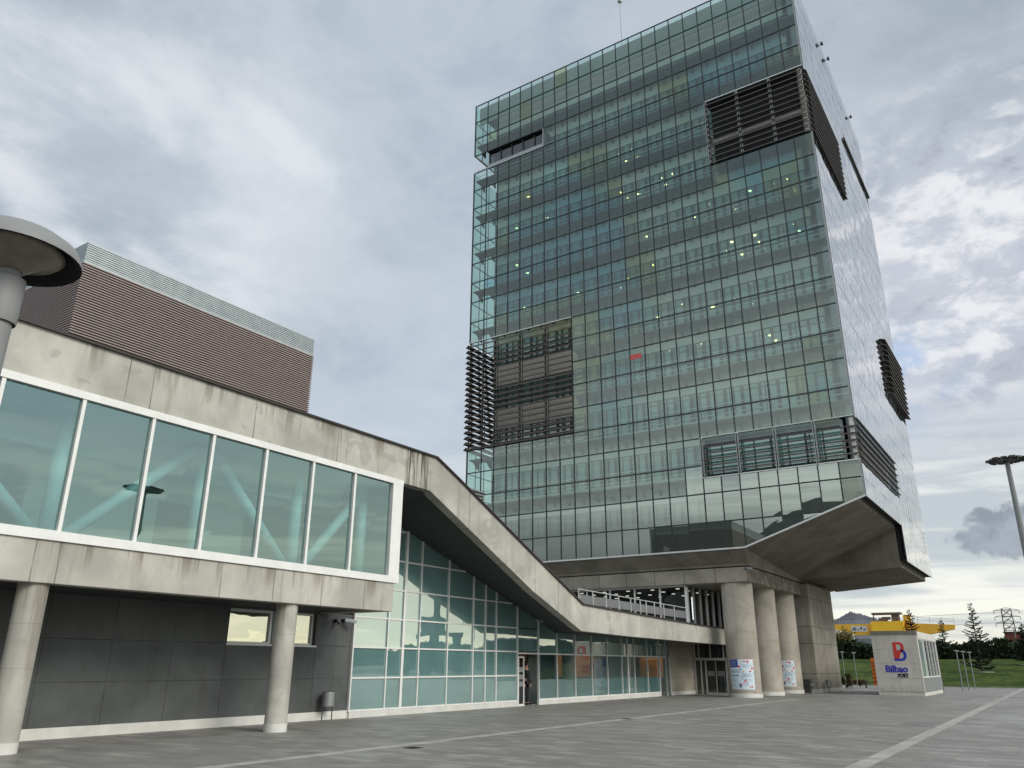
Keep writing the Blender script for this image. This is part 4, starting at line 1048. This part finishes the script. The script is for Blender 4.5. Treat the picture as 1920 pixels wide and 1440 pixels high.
def emblem():
    # letter B: red stem and upper bowl, blue lower bowl, each a ring segment with the counter left open
    z0, z1 = 2.02, 3.12; x0 = -8.93; T_ = .155
    def bowl(cx, cz, rx, rz, a0, a1, n=18): return [(cx+rx*math.cos(a0+(a1-a0)*i/n), cz+rz*math.sin(a0+(a1-a0)*i/n)) for i in range(n+1)]
    def strip(o, i, mat):
        g = MB()
        for k in range(len(o)-1):
            g.prism([o[k], o[k+1], i[k+1], i[k]], 'y', FY-.012, FY+.012)
        return g
    zm = 2.56
    rzu = (z1-zm+.06)/2; cu = zm-.06+rzu
    g = strip(bowl(x0+.36, cu, .26, rzu, -math.pi/2, math.pi/2), bowl(x0+.36, cu, .26-T_, rzu-T_*.8, -math.pi/2, math.pi/2), None)
    g.box(x0, x0+.19, FY-.012, FY+.012, z0+.14, z1); g.box(x0+.19, x0+.36, FY-.012, FY+.012, z1-T_*.8, z1)
    g.prism([(x0+.19, z0+.14), (x0+.30, z0+.14), (x0+.40, 2.52), (x0+.36, 2.64), (x0+.19, 2.64)], 'y', FY-.012, FY+.012)
    g.build('sign_emblem', M_SIGNR, kiosk)
    rzl = (zm+.14-z0)/2; cl = z0+rzl
    g = strip(bowl(x0+.42, cl, .30, rzl, -math.pi/2, math.pi/2), bowl(x0+.42, cl, .30-T_, rzl-T_*.85, -math.pi/2, math.pi/2), None)
    g.box(x0, x0+.42, FY-.014, FY+.010, z0, z0+T_*.85)
    g.build('sign_emblem', M_SIGNB, kiosk)
emblem()

# ------------------------------------------------------------------ posters on the pillars
def poster(yc, a0, a1, label, cx=-15.45, r=.912):
    t = thing('poster', label, 'poster', (cx, yc, 1.2))
    def P(u, v, lift=0): a = R(a0+(a1-a0)*u); return (cx+(r+lift)*math.cos(a), yc+(r+lift)*math.sin(a), .42+1.58*v)
    def patch(g, u0, u1, v0, v1, lift, n=10):
        n = max(1, int(n*(u1-u0)+1))
        for i in range(n):
            ua, ub = u0+(u1-u0)*i/n, u0+(u1-u0)*(i+1)/n
            g.face([P(ua, v0, lift), P(ub, v0, lift), P(ub, v1, lift), P(ua, v1, lift)])
    def disc(g, u, v, ru, lift):
        g.face([P(u+ru*math.cos(k*math.pi/5), v+ru*.75*math.sin(k*math.pi/5), lift) for k in range(10)])
    g = MB(); patch(g, 0, 1, 0, 1, 0, 14); g.build('sheet', M_PAPER, t)
    g = MB(); patch(g, 0, .36, .74, 1, .004); g.build('blue_corner', M_PBLUE, t)
    g = MB()
    for k in range(4): patch(g, .05, .30-.04*(k % 2), .80+k*.045, .815+k*.045, .008)
    g.build('title_lines', M_PGREY, t)
    for (u0, u1, v0, n) in ((.52, .86, .74, 5), (.04, .46, .56, 5), (.52, .95, .42, 6), (.06, .26, .10, 5), (.06, .26, .28, 4), (.74, .92, .28, 4), (.58, .78, .13, 3)):
        g = MB()
        for k in range(n): patch(g, u0, u1-.05*((k*7) % 3), v0+k*.022, v0+k*.022+.012, .004)
        g.build('text_block', M_PGREY, t)
    g = MB()
    for (u, v, ru) in ((.40, .77, .05), (.93, .71, .05), (.84, .61, .045), (.60, .30, .04), (.66, .26, .035), (.55, .22, .03), (.45, .16, .035), (.80, .10, .03), (.88, .10, .03)): disc(g, u, v, ru, .006)
    patch(g, .74, .80, .88, .97, .006); patch(g, .55, .72, .92, .95, .006); g.build('red_spots', M_PRED, t)
    g = MB()
    for (u, v, ru) in ((.12, .46, .035), (.32, .47, .035), (.46, .68, .03), (.50, .40, .02), (.49, .46, .018), (.52, .35, .02), (.64, .33, .03), (.38, .16, .03), (.40, .12, .03), (.70, .20, .022), (.98, .54, .02), (.88, .80, .02)): disc(g, u, v, ru, .007)
    patch(g, .12, .32, .455, .47, .007); patch(g, .40, .44, .07, .2, .007); g.build('dark_spots', M_PDARK, t)
    g = MB(); disc(g, .57, .60, .05, .0065); patch(g, .76, .95, .06, .075, .0065); g.build('yellow_spots', M_PYEL, t)
    for v in (1.0, -.04): g = MB(); patch(g, -.05, 1.35, v, v+.018, .006); g.build('tape', M_TAPE, t)
poster(46.95, -122, -36, 'white and blue infographic poster on the nearest tower pillar')
poster(55.95, -112, -40, 'white and blue infographic poster on the farthest tower pillar, half hidden', -15.6, 1.012)

# ------------------------------------------------------------------ street furniture
def bin_(loc, label, rot=0.0):
    t = thing('litter_bin', label, 'litter bin', loc); x, y, z = loc
    g = MB(); g.lathe([(.001, .40), (.18, .40), (.19, .43), (.195, .80), (.185, .82), (.17, .80), (.165, .44), (.001, .44)], loc, 24); g.build('basket', M_PAINTG, t, smooth=False)
    for s in (-1, 1):
        MB().tube((x, y+s*.205, z), (x, y+s*.205, z+.80), .016, n=8).build('leg', M_IRONG, t)
    MB().box(x-.03, x+.03, y-.2, y+.2, z+.805, z+.83).build('bracket', M_IRONG, t)
    return t
bin_((-19.5, 18.82, 0), 'grey drum litter bin on two legs against the dark panelled wall')
b2 = bin_((-13.62, 58.7, 0), 'small dark litter bin on two legs beside the concrete tower leg')
t = thing('fenced_cabinet', 'dark utility cabinet with metal railing in front of the concrete tower leg', 'cabinet', (-14.4, 56.9, 0))
MB().box(-14.75, -14.40, 56.75, 57.25, .05, .85).build('cabinet', M_IRONG, t, bevel=.01)
MB().box(-14.3, -14.1, 56.70, 56.745, .45, .6).build('notice', M_STEELW, t)
g = MB()
for x, y in ((-15.0, 56.6), (-14.0, 56.6), (-14.0, 57.35)): g.tube((x, y, 0), (x, y, 1.02), .015, n=6)
g.tube((-15.0, 56.6, 1.02), (-14.0, 56.6, 1.02), .015, n=6); g.tube((-14.0, 56.6, 1.02), (-14.0, 57.35, 1.02), .015, n=6); g.build('railing', M_PAINTG, t)
def cctv(loc, d, label, twin=False):
    t = thing('security_camera', label, 'camera', loc); x, y, z = loc; d = Vector(d).normalized()
    MB().box(x-.06, x+.04, y-.05, y+.05, z-.06, z+.06).build('bracket', M_IRONG, t)
    p = Vector(loc)+Vector((.1, 0, .02))
    MB().bar(p-d*.04, p+d*.34, .11, .11).build('housing', M_STEELW, t, bevel=.015)
    q = p+d*.34
    MB().tube(q, q+d*.02, .035, n=10).build('lens', M_BLACK, t)
cctv((-19.72, 19.45, 3.0), (.5, .85, -.12), 'pale bullet camera on the dark wall, right one of the pair above the bin')
cctv((-19.72, 19.12, 2.98), (.65, -.5, -.3), 'pale bullet camera on the dark wall, left one of the pair above the bin')
cctv((-14.42, 45.78, 6.95), (.9, -.3, -.15), 'white bullet camera at the corner of the tower base beam')
GC = 'camera arms along the tower roof edge'
for y, z in ((53.8, 47.4), (56.0, 47.6), (64.2, 47.4)):
    t = thing('roof_camera', 'small dark camera arm sticking out from the top of the tower side', 'camera', (TX1, y, z), GC)
    MB().tube((TX1-.1, y, z), (TX1+.14, y, z+.04), .03, n=6).build('arm', M_IRONG, t); MB().box(TX1+.10, TX1+.26, y-.14, y+.14, z, z+.15).build('housing', M_IRONG, t)
t = thing('bench', 'low dark bench on the lawn edge beside the kiosk', 'bench', (-13.7, 74, 0))
MB().box(-14.5, -12.9, 73.8, 74.25, .42, .47).build('seat', M_IRONG, t)
for x in (-14.2, -13.2):
    MB().box(x-.03, x+.03, 73.85, 74.2, 0, .42).build('leg', M_IRONG, t)
t = thing('orange_totem', 'orange slatted totem behind the kiosk', 'totem', (-13.5, 75.5, 0))
MB().box(-13.85, -13.0, 75.4, 75.6, .15, 2.35).build('panel', M_OTOTEM, t)
g = MB()
for k in range(6): g.box(-13.87, -12.98, 75.37, 75.4, .5+k*.3, .53+k*.3)
g.build('ribs', M_BRICK, t)
MB().box(-13.4, -13.1, 75.36, 75.39, .45, .8).build('notice', M_WHITE, t)
for n, (x, y, lb) in enumerate(((-11.9, 14.05, 'small dark drain grate in the paving near the bottom edge'), (-12.49, 25.5, 'narrow dark drain grate on the pale paving strip'))):
    t = thing('drain_grate', lb, 'drain', (x, y, 0))
    MB().box(x-.16, x+.16, y-.16, y+.16, -.01, .008).build('frame', M_IRONG, t)
    g = MB()
    for k in range(5): g.box(x-.13, x+.13, y-.13+k*.056, y-.10+k*.056, .008, .012)
    g.build('bars', M_BLACK, t)

# ------------------------------------------------------------------ person in the doorway
def skinned(name, chain, edges, mat, parent, sub=1, root=0):
    me = bpy.data.meshes.new(name); o0 = root_loc(parent)
    me.from_pydata([tuple(Vector(c[0])-o0) for c in chain], edges, []); me.materials.append(mat)
    o = bpy.data.objects.new(name, me); col.objects.link(o); o.parent = parent
    sk = o.modifiers.new('skin', 'SKIN'); sk.use_smooth_shade = True
    for i, c in enumerate(chain):
        d = me.skin_vertices[0].data[i]; r = c[1]; d.radius = r if isinstance(r, tuple) else (r, r); d.use_root = (i == root)
    if sub:
        s_ = o.modifiers.new('sub', 'SUBSURF'); s_.levels = sub; s_.render_levels = sub
    return o
def person():
    px, py = -20.02, 31.06
    t = thing('person', 'person in black clothes standing inside the open sliding door', 'person', (px, py, .02))
    def W(a, b, c): return (px+b, py+a, .02+c)      # a = along the facade, b = towards the plaza
    ch = [(W(0, 0, .95), .13), (W(0, 0, 1.12), (.14, .10)), (W(0, .01, 1.33), (.17, .11)), (W(0, .01, 1.45), .07), (W(0, .02, 1.53), .055), (W(0, .04, 1.62), (.075, .095)), (W(0, .04, 1.72), (.07, .085)),
          (W(.10, 0, .90), .09), (W(.11, .02, .50), .06), (W(.11, 0, .09), .042), (W(.12, .15, .05), .035),
          (W(-.10, 0, .90), .09), (W(-.11, .03, .50), .06), (W(-.11, 0, .09), .042), (W(-.12, .15, .05), .035),
          (W(.20, 0, 1.40), .055), (W(.25, -.02, 1.13), .042), (W(.23, .08, .88), .03), (W(.23, .10, .80), .032),
          (W(-.20, 0, 1.40), .055), (W(-.25, -.02, 1.13), .042), (W(-.24, .07, .88), .03), (W(-.24, .10, .80), .032)]
    ed = [(0, 1), (1, 2), (2, 3), (3, 4), (4, 5), (5, 6), (0, 7), (7, 8), (8, 9), (9, 10), (0, 11), (11, 12), (12, 13), (13, 14), (3, 15), (15, 16), (16, 17), (17, 18), (3, 19), (19, 20), (20, 21), (21, 22)]
    for s, base in ((1, 18), (-1, 22)):
        c = Vector(ch[base][0])
        for k, (da, ln) in enumerate(((-.025, .065), (-.008, .08), (.008, .075), (.024, .055))):
            a = len(ch); p1 = c+Vector((.01, da, -ln*.5)); p2 = c+Vector((.025, da, -ln))
            ch += [(tuple(p1), .009), (tuple(p2), .007)]; ed += [(base, a), (a, a+1)]
        a = len(ch); ch += [(tuple(c+Vector((.035, .01, -.02))), .010), (tuple(c+Vector((.045, .008, -.05))), .008)]; ed += [(base, a), (a, a+1)]
    skinned('body', ch, ed, M_SKIN, t, 1)
    jk = [(W(0, 0, .86), .175), (W(0, 0, 1.12), (.16, .12)), (W(0, .01, 1.33), (.185, .125)), (W(0, .01, 1.46), .075), (W(.205, 0, 1.40), .068), (W(.255, -.02, 1.13), .055), (W(.235, .07, .91), .042), (W(-.205, 0, 1.40), .068), (W(-.255, -.02, 1.13), .055), (W(-.24, .06, .91), .042)]
    skinned('jacket', jk, [(0, 1), (1, 2), (2, 3), (3, 4), (4, 5), (5, 6), (3, 7), (7, 8), (8, 9)], M_CLOTH, t, 1)
    tr = [(W(0, 0, .97), .17), (W(.10, 0, .88), .105), (W(.11, .02, .50), .078), (W(.11, 0, .04), .066), (W(-.10, 0, .88), .105), (W(-.11, .03, .50), .078), (W(-.11, 0, .04), .066)]
    skinned('trousers', tr, [(0, 1), (1, 2), (2, 3), (0, 4), (4, 5), (5, 6)], M_CLOTH, t, 1)
    g = MB(); c = W(0, .025, 1.70); g.lathe([(.001, .085), (.06, .07), (.092, .02), (.094, -.04), (.08, -.09)], c, 16); g.build('hair', M_HAIR, t, smooth=True)
    for s in (1, -1): MB().box(px-.05, px+.22, py+s*.115-.045, py+s*.115+.045, .02, .10).build('shoe', M_CLOTH, t, bevel=.02)
    g = MB(); h = W(0, .13, 1.655)
    g.prism([(h[0]-.01, h[2]+.02), (h[0]+.022, h[2]-.02), (h[0]-.01, h[2]-.03)], 'y', h[1]-.012, h[1]+.012); g.build('nose', M_SKIN, t)
    for s in (1, -1): MB().lathe([(.001, -.012), (.011, 0), (.001, .012)], (h[0]-.012, h[1]+s*.032, h[2]+.02), 8).build('eye', M_BLACK, t)
    MB().box(h[0]-.012, h[0]-.002, h[1]-.025, h[1]+.025, h[2]-.062, h[2]-.052).build('mouth', M_SIGNR, t)
person()

# ------------------------------------------------------------------ planting
def leaf_quads(g, pts, s, mi=0):
    for p in pts:
        a = Vector((rnd.gauss(0, 1), rnd.gauss(0, 1), rnd.gauss(0, 1))).normalized(); b = a.orthogonal().normalized()
        c = a.cross(b); k = s*rnd.uniform(.6, 1.3); p = Vector(p)
        g.face([p-b*k-c*k*.5, p+b*k-c*k*.5, p+b*k+c*k*.5, p-b*k+c*k*.5], mi)
def hedge():
    t = thing('hedge', 'long dark clipped hedge along the top of the grass bank', 'hedge', (-10, 116, 2.5))
    g = MB(); pts = []
    def topz(x): return 4.35+.22*math.sin(x*.7)+.15*math.sin(x*1.9+1)+.1*math.sin(x*4.3)
    for _ in range(15000):
        x = rnd.uniform(-75, 75); f = rnd.random()
        if f < .55: pts.append((x, 115.0+rnd.gauss(0, .15), rnd.uniform(2.0, topz(x))))
        else: pts.append((x, rnd.uniform(115, 117), topz(x)+rnd.gauss(0, .14)))
    leaf_quads(g, pts, .22); g.build('foliage', M_HEDGE, t)
    g = MB()
    for i in range(75):
        x = -75+i*2; g.box(x, x+2, 115.2, 117, 2.0, topz(x+1)-.15)
    g.build('inner_growth', M_HEDGE, t)
hedge()
def conifer(loc, h, r, label, dens=1.0, skirt=0.0, ring=False, group='conifers behind the lawn'):
    t = thing('conifer', label, 'tree', loc, group); x, y, z = loc
    g = MB(); g.tube(loc, (x, y, z+h), .09*h/6, .012, 8); g.build('trunk', M_BARK, t)
    g = MB(); lf = MB(); zz = skirt*h+.25
    while zz < h*.97:
        f = (zz/h); L = r*(1-f)**.85*rnd.uniform(.8, 1.12)+.08; nb = 5 if f < .75 else 4; a0 = rnd.uniform(0, 6)
        for k in range(nb):
            if rnd.random() > .55+.45*dens: continue
            a = a0+k*2*math.pi/nb+rnd.uniform(-.25, .25); ll = L*rnd.uniform(.45, 1.15); p0z = rnd.uniform(-.12, .12)
            p0 = Vector((x, y, z+zz+p0z)); d = Vector((math.cos(a), math.sin(a), 0)); ri = rnd.uniform(-.10, .22); p1 = p0+d*ll*.6+Vector((0, 0, (.02+ri*.5)*ll)); p2 = p0+d*ll+Vector((0, 0, (.18+ri)*ll))
            g.tube(p0, p1, .022, .015, 4, cap=False); g.tube(p1, p2, .015, .006, 4, cap=False)
            n = int(46*dens*ll/.8*(1.35-.8*f))+4
            for q in range(n):
                u = rnd.uniform(.12, 1.0); p = p0.lerp(p1, u/.6) if u < .6 else p1.lerp(p2, (u-.6)/.4)
                s = .13*(1-.4*u); w = Vector((-d.y, d.x, 0))*rnd.choice((-1, 1))
                e = p+w*rnd.uniform(.1, .34)*ll*.55*(1.05-u)+d*.10+Vector((0, 0, rnd.uniform(-.06, .10)))
                b = (e-p).normalized(); c = b.cross(Vector((rnd.gauss(0, 1), rnd.gauss(0, 1), 1))).normalized()*.055
                lf.face([p-c, p+b*s-c*.8, e, p+b*s+c*.8])
        zz += h*.048*rnd.uniform(.8, 1.2)*(1.0-f*.25)
    g.build('branches', M_BARK, t); lf.build('crown', M_CONIF, t)
    if ring:
        g = MB(); g.lathe([(.95, -.02), (.95, .07), (1.05, .07), (1.05, -.02)], (x, y, z), 24); g.build('planting_ring', M_STRIP, t)
    return t
conifer((-7.45, 98, bank(-7.4, 98)), 6.9, 1.75, 'tall spiky conifer right of the kiosk on the grass bank', 1.35, .02, True)
conifer((-12.9, 121, 2.5), 5.2, 1.35, 'slender conifer just right of the kiosk rising above the hedge', .8, .1)
conifer((-16.4, 120, 2.5), 6.4, 2.1, 'broad dark conifer behind the kiosk roof in front of the yellow crane', 1.9, .1)
conifer((-3.4, 104, bank(-3.4, 104)), 4.2, 1.5, 'short dark conifer at the right edge before the hedge', 1.5, .02, True)
def bush(name, loc, rx, rz, label, mat, n=1500, s=.12, cat='bush'):
    t = thing(name, label, cat, loc); x, y, z = loc; g = MB(); pts = []
    cl = [(rnd.uniform(-.7, .7), rnd.uniform(-.7, .7), rnd.uniform(.25, .9)) for _ in range(9)]
    for _ in range(n):
        c = rnd.choice(cl); pts.append((x+rx*(c[0]+rnd.gauss(0, .22)), y+rx*(c[1]+rnd.gauss(0, .22)), z+max(.02, rz*(c[2]+rnd.gauss(0, .13)))))
    leaf_quads(g, pts, s); g.build('crown', mat, t)
    g = MB()
    for c in cl: g.tube((x, y, z), (x+rx*c[0]*.8, y+rx*c[1]*.8, z+rz*c[2]*.9), .03, .01, 5, cap=False)
    g.build('stems', M_BARK, t)
bush('broadleaf_tree', (-24.2, 119, 2.5), 2.1, 3.6, 'olive brown broadleaf tree left of the kiosk above the hedge', M_OLIVE, 2600, .13, 'tree')
bush('shrub', (-15.2, 71.5, 0), .55, 1.15, 'green shrub with reddish leaves beside the concrete tower leg', M_REDL, 900, .05)
bush('shrub', (-15.75, 79.5, 0), .7, .55, 'low reddish shrub between the two lamps left of the kiosk', M_REDL, 700, .05)

# ------------------------------------------------------------------ port background
crane = thing('gantry_crane', 'long yellow gantry crane girder beyond the hedge', 'crane', (-34, 171, 0))
g = MB(); g.prism([(-66, 7.25), (-20.2, 7.35), (-16.1, 8.2), (-16.0, 8.95), (-23, 9.35), (-66, 9.62)], 'y', 170, 171.6); gd = g.build('girder', M_YELL, crane)
g = MB()
for i in range(26):
    x = -66+i*2; z = 9.62-(.27 if x > -23 else 0)*max(0, (x+23)/7)
    g.tube((x, 170.1, z-.3), (x, 170.1, z+.95), .035, n=4)
g.tube((-66, 170.1, 10.5), (-23, 170.1, 10.5), .035, n=4); g.tube((-23, 170.1, 10.45), (-16.1, 170.1, 9.95), .035, n=4); g.tube((-66, 170.1, 10.1), (-23, 170.1, 10.1), .03, n=4); g.tube((-23, 170.1, 10.0), (-16.1, 170.1, 9.5), .03, n=4)
g.build('railing', M_PAINTG, crane)
g = MB(); g.box(-30.0, -24.3, 168.6, 170, 7.7, 9.75); g.build('trolley', M_YELB, crane)
g = MB(); g.box(-29.7, -24.6, 168.7, 171.2, 11.0, 11.35)
for x in (-29.4, -24.9): g.box(x-.08, x+.08, 168.8, 169, 9.75, 11.0)
g.build('trolley_roof', M_RUST, crane)
g = MB(); g.box(-28.6, -27.2, 169, 170.5, 9.75, 10.35); g.box(-26.3, -25.2, 169, 170.6, 9.75, 11.0); g.tube((-28, 169.2, 10.3), (-26.5, 169.2, 10.3), .28, n=10); g.build('winch', M_RUST, crane)
MB().box(-24.3, -23.1, 169.2, 170.4, 9.3, 10.85).build('drive_housing', M_YELL, crane)
g = MB(); g.face([(-33.9, 169.95, 8.0), (-31.0, 169.95, 7.95), (-31.0, 169.95, 9.0), (-33.9, 169.95, 9.05)]); g.build('banner', M_WHITE, crane)
g = MB(); g.box(-33.7, -33.0, 169.91, 169.94, 8.2, 8.8); g.box(-32.8, -32.5, 169.91, 169.94, 8.2, 8.5); g.box(-32.3, -31.9, 169.91, 169.94, 8.35, 8.85); g.box(-31.7, -31.3, 169.91, 169.94, 8.25, 8.55); g.build('banner_print', M_GREYBL, crane)
g = MB()
for x in (-60, -36): g.box(x-.6, x+.6, 170.2, 171.4, -.05, 7.4)
g.build('leg', M_YELL, crane)
def pylon(loc, h, label):
    t = thing('pylon', label, 'pylon', loc); x, y, z = loc; g = MB()
    for k in range(9):
        f0, f1 = k/9, (k+1)/9; w0, w1 = 1.7*(1-f0*.35), 1.7*(1-f1*.35); z0, z1 = z+h*f0, z+h*f1
        for s in (-1, 1):
            for q in (-1, 1):
                g.tube((x+s*w0, y+q*w0, z0), (x+s*w1, y+q*w1, z1), .10, n=4)
            g.tube((x-s*w0, y-w0, z0), (x+s*w1, y-w1, z1), .07, n=4); g.tube((x-s*w0, y+w0, z0), (x+s*w1, y+w1, z1), .07, n=4)
        g.tube((x-w1, y-w1, z1), (x+w1, y-w1, z1), .06, n=4); g.tube((x-w1, y+w1, z1), (x+w1, y+w1, z1), .06, n=4)
    g.build('lattice', M_IRONG, t)
    g = MB()
    for k, f in enumerate((.78, .88, .98)):
        g.tube((x-3.0, y, z+h*f), (x+3.0, y, z+h*f), .10, n=4)
        for s in (-3, 3): g.tube((x+s, y, z+h*f), (x+s, y, z+h*f-.9), .09, n=4)
        g.tube((x-3, y, z+h*f), (x, y, z+h*f+.8), .06, n=4); g.tube((x+3, y, z+h*f), (x, y, z+h*f+.8), .06, n=4)
    g.build('cross_arms', M_IRONG, t)
pylon((-11.4, 260, 0), 16.6, 'grey lattice power pylon above the hedge at the right edge')
for n, (za, zb, lb) in enumerate(((15.9, 17.2, 'top thin power line running left from the pylon'), (13.2, 14.0, 'middle thin power line running left from the pylon'), (8.0, 7.4, 'lowest thin power line running left from the pylon'))):
    g = MB(); pr = None
    for i in range(25):
        u = i/24; p = (-11.5-110*u, 260+40*u, za+(zb-za)*u-2.2*4*u*(1-u)*.35)
        if pr: g.tube(pr, p, .045, n=4, cap=False)
        pr = p
    tag(g.build('power_line', M_IRONG, None, off=(-11.5, 260, za)), lb, 'cable', 'power lines from the pylon')
bb = thing('brick_building', 'dark red brick building behind the hedge at the right edge', 'building', (0, 235, 0))
MB().box(-11.4, 14, 230, 245, -.05, 9.4).build('wall', M_BRICK, bb); MB().box(-11.6, 14.2, 229.8, 245.2, 9.4, 9.7).build('roof', M_COPING, bb)
for i in range(5): MB().box(-9.5+i*4.4, -7.5+i*4.4, 229.93, 230.05, 5.2, 7.4).build('window', M_INDARK, bb)
t = thing('mast_lamp', 'small double headed street light on a pole above the brick building', 'street lamp', (-8.6, 215, 0))
MB().tube((-8.6, 215, 0), (-8.6, 215, 10.0), .09, .06, 6).build('pole', M_PAINTG, t); MB().box(-9.9, -7.3, 214.9, 215.1, 9.95, 10.08).build('arm', M_PAINTG, t)
MB().box(-10.3, -9.4, 214.8, 215.2, 9.8, 9.97).build('head', M_PAINTG, t); MB().box(-7.8, -6.9, 214.8, 215.2, 9.8, 9.97).build('head', M_PAINTG, t)
t = thing('port_shed', 'grey blue port shed with a white gable glimpsed right of the tower leg', 'building', (-30, 150, 0))
MB().box(-42, -24, 150, 160, -.05, 6.1).build('wall', M_GREYBL, t)
MB().prism([(-33.5, 4.9), (-29.6, 4.9), (-29.6, 6.9), (-32.4, 7.6), (-33.5, 7.4)], 'y', 149.6, 149.95).build('gable', M_WHITE, t)
g = MB()
for k in range(4): g.box(-32.9+k*.8, -32.5+k*.8, 149.55, 149.58, 5.2+.3*(k % 2), 6.3+.2*(k % 2))
g.build('vents', M_INDARK, t)
def mast(loc, h, R_, label):
    t = thing('floodlight_mast', label, 'light mast', loc, 'tall floodlight masts'); x, y, z = loc
    MB().tube(loc, (x, y, z+h-.3), .62, .36, 12).build('pole', M_LAMP, t)
    g = MB(); n = 14
    for k in range(n):
        a = 2*math.pi*k/n; d = Vector((math.cos(a), math.sin(a), 0)); p = Vector((x, y, z+h-.15))
        g.tube(p, p+d*R_*.9, .08, n=4)
    for rr in (.55, .92):
        for k in range(24):
            a, b = 2*math.pi*k/24, 2*math.pi*(k+1)/24
            g.tube((x+R_*rr*math.cos(a), y+R_*rr*math.sin(a), z+h-.12), (x+R_*rr*math.cos(b), y+R_*rr*math.sin(b), z+h-.12), .09, n=4)
    g.tube((x, y, z+h-.4), (x, y, z+h+.4), .6, .5, 12); g.build('ring_frame', M_IRONG, t)
    for k in range(n):
        a = 2*math.pi*(k+.25)/n; c = Vector((x, y, z+h-.05)); d = Vector((math.cos(a), math.sin(a), 0)); p = c+d*R_*(.92 if k % 2 else .80)
        MB().bar(p-d*.45, p+d*.55, .85, .30).build('floodlight', M_IRONG, t)
    return t
mast((-2.30, 150, 0), 33.9, 2.7, 'tall floodlight mast with a ring of lamps at the right edge of the photo')
# things east of the plaza, seen as reflections in the hall glazing
mast((76.7, 65, 0), 26.5, 2.3, 'tall floodlight mast mirrored in the upper windows of the low hall')
t = thing('harbour_crane', 'dark slewing harbour crane mirrored in the tall hall glazing', 'crane', (57, 118, 0))
g = MB()
for x in (54.5, 59.5):
    for y in (115.5, 120.5): g.box(x-.4, x+.4, y-.4, y+.4, 0, 6)
g.box(54, 60, 115, 121, 6, 6.8); g.build('portal', M_SHED, t); MB().box(55.5, 58.8, 116, 119.5, 6.8, 9.6).build('machine_house', M_SHED, t)
g = MB(); g.box(56.4, 57.4, 117.4, 118.6, 9.6, 18.5)
g.build('mast', M_SHED, t)
g = MB(); 
for s in (-.6, .6):
    g.tube((57, 118+s, 12), (70, 146+s, 12.5), .28, n=5); g.tube((57, 118+s, 18.2), (70, 146+s, 12.9), .14, n=4)
for k in range(8):
    u = k/8; v = (k+1)/8; g.tube((57+13*u, 117.4+28*u, 12+.5*u), (57+13*v, 118.6+28*v, 12+.5*v), .16, n=4)
g.tube((70, 146, 12.5), (70, 146, 6), .08, n=4); g.build('jib', M_SHED, t)
t = thing('warehouse', 'long dark quayside warehouse mirrored in the hall glazing', 'building', (85, 120, 0))
MB().box(62, 80, 20, 105, -.05, 3.2).build('wall', M_SHED, t); MB().prism([(61.5, 3.2), (80.5, 3.2), (71, 4.3)], 'y', 19.5, 105.5).build('roof', M_GREYBL, t)
t = thing('warehouse', 'tall dark block of quayside stores mirrored beside the crane', 'building', (60, 140, 0))
MB().box(44, 56, 132, 142, -.05, 5.4).build('wall', M_SHED, t); MB().box(43.6, 56.4, 131.6, 142.4, 5.4, 5.7).build('roof', M_GREYBL, t); MB().box(62, 80, 150, 160, -.05, 4.0).build('annex', M_SHED, t)
t = thing('horizon_blocker', 'long grey wall added to close off the bright horizon mirrored in the hall glazing', 'wall', (150, 120, 0))
MB().box(150, 152, -80, 420, -.05, 3.4).build('wall', M_SHED, t); MB().box(-10, 150, 418, 420, -.05, 4.0).build('end_wall', M_SHED, t)  # added out of view to hide bright horizon gaps in the glazing's reflections
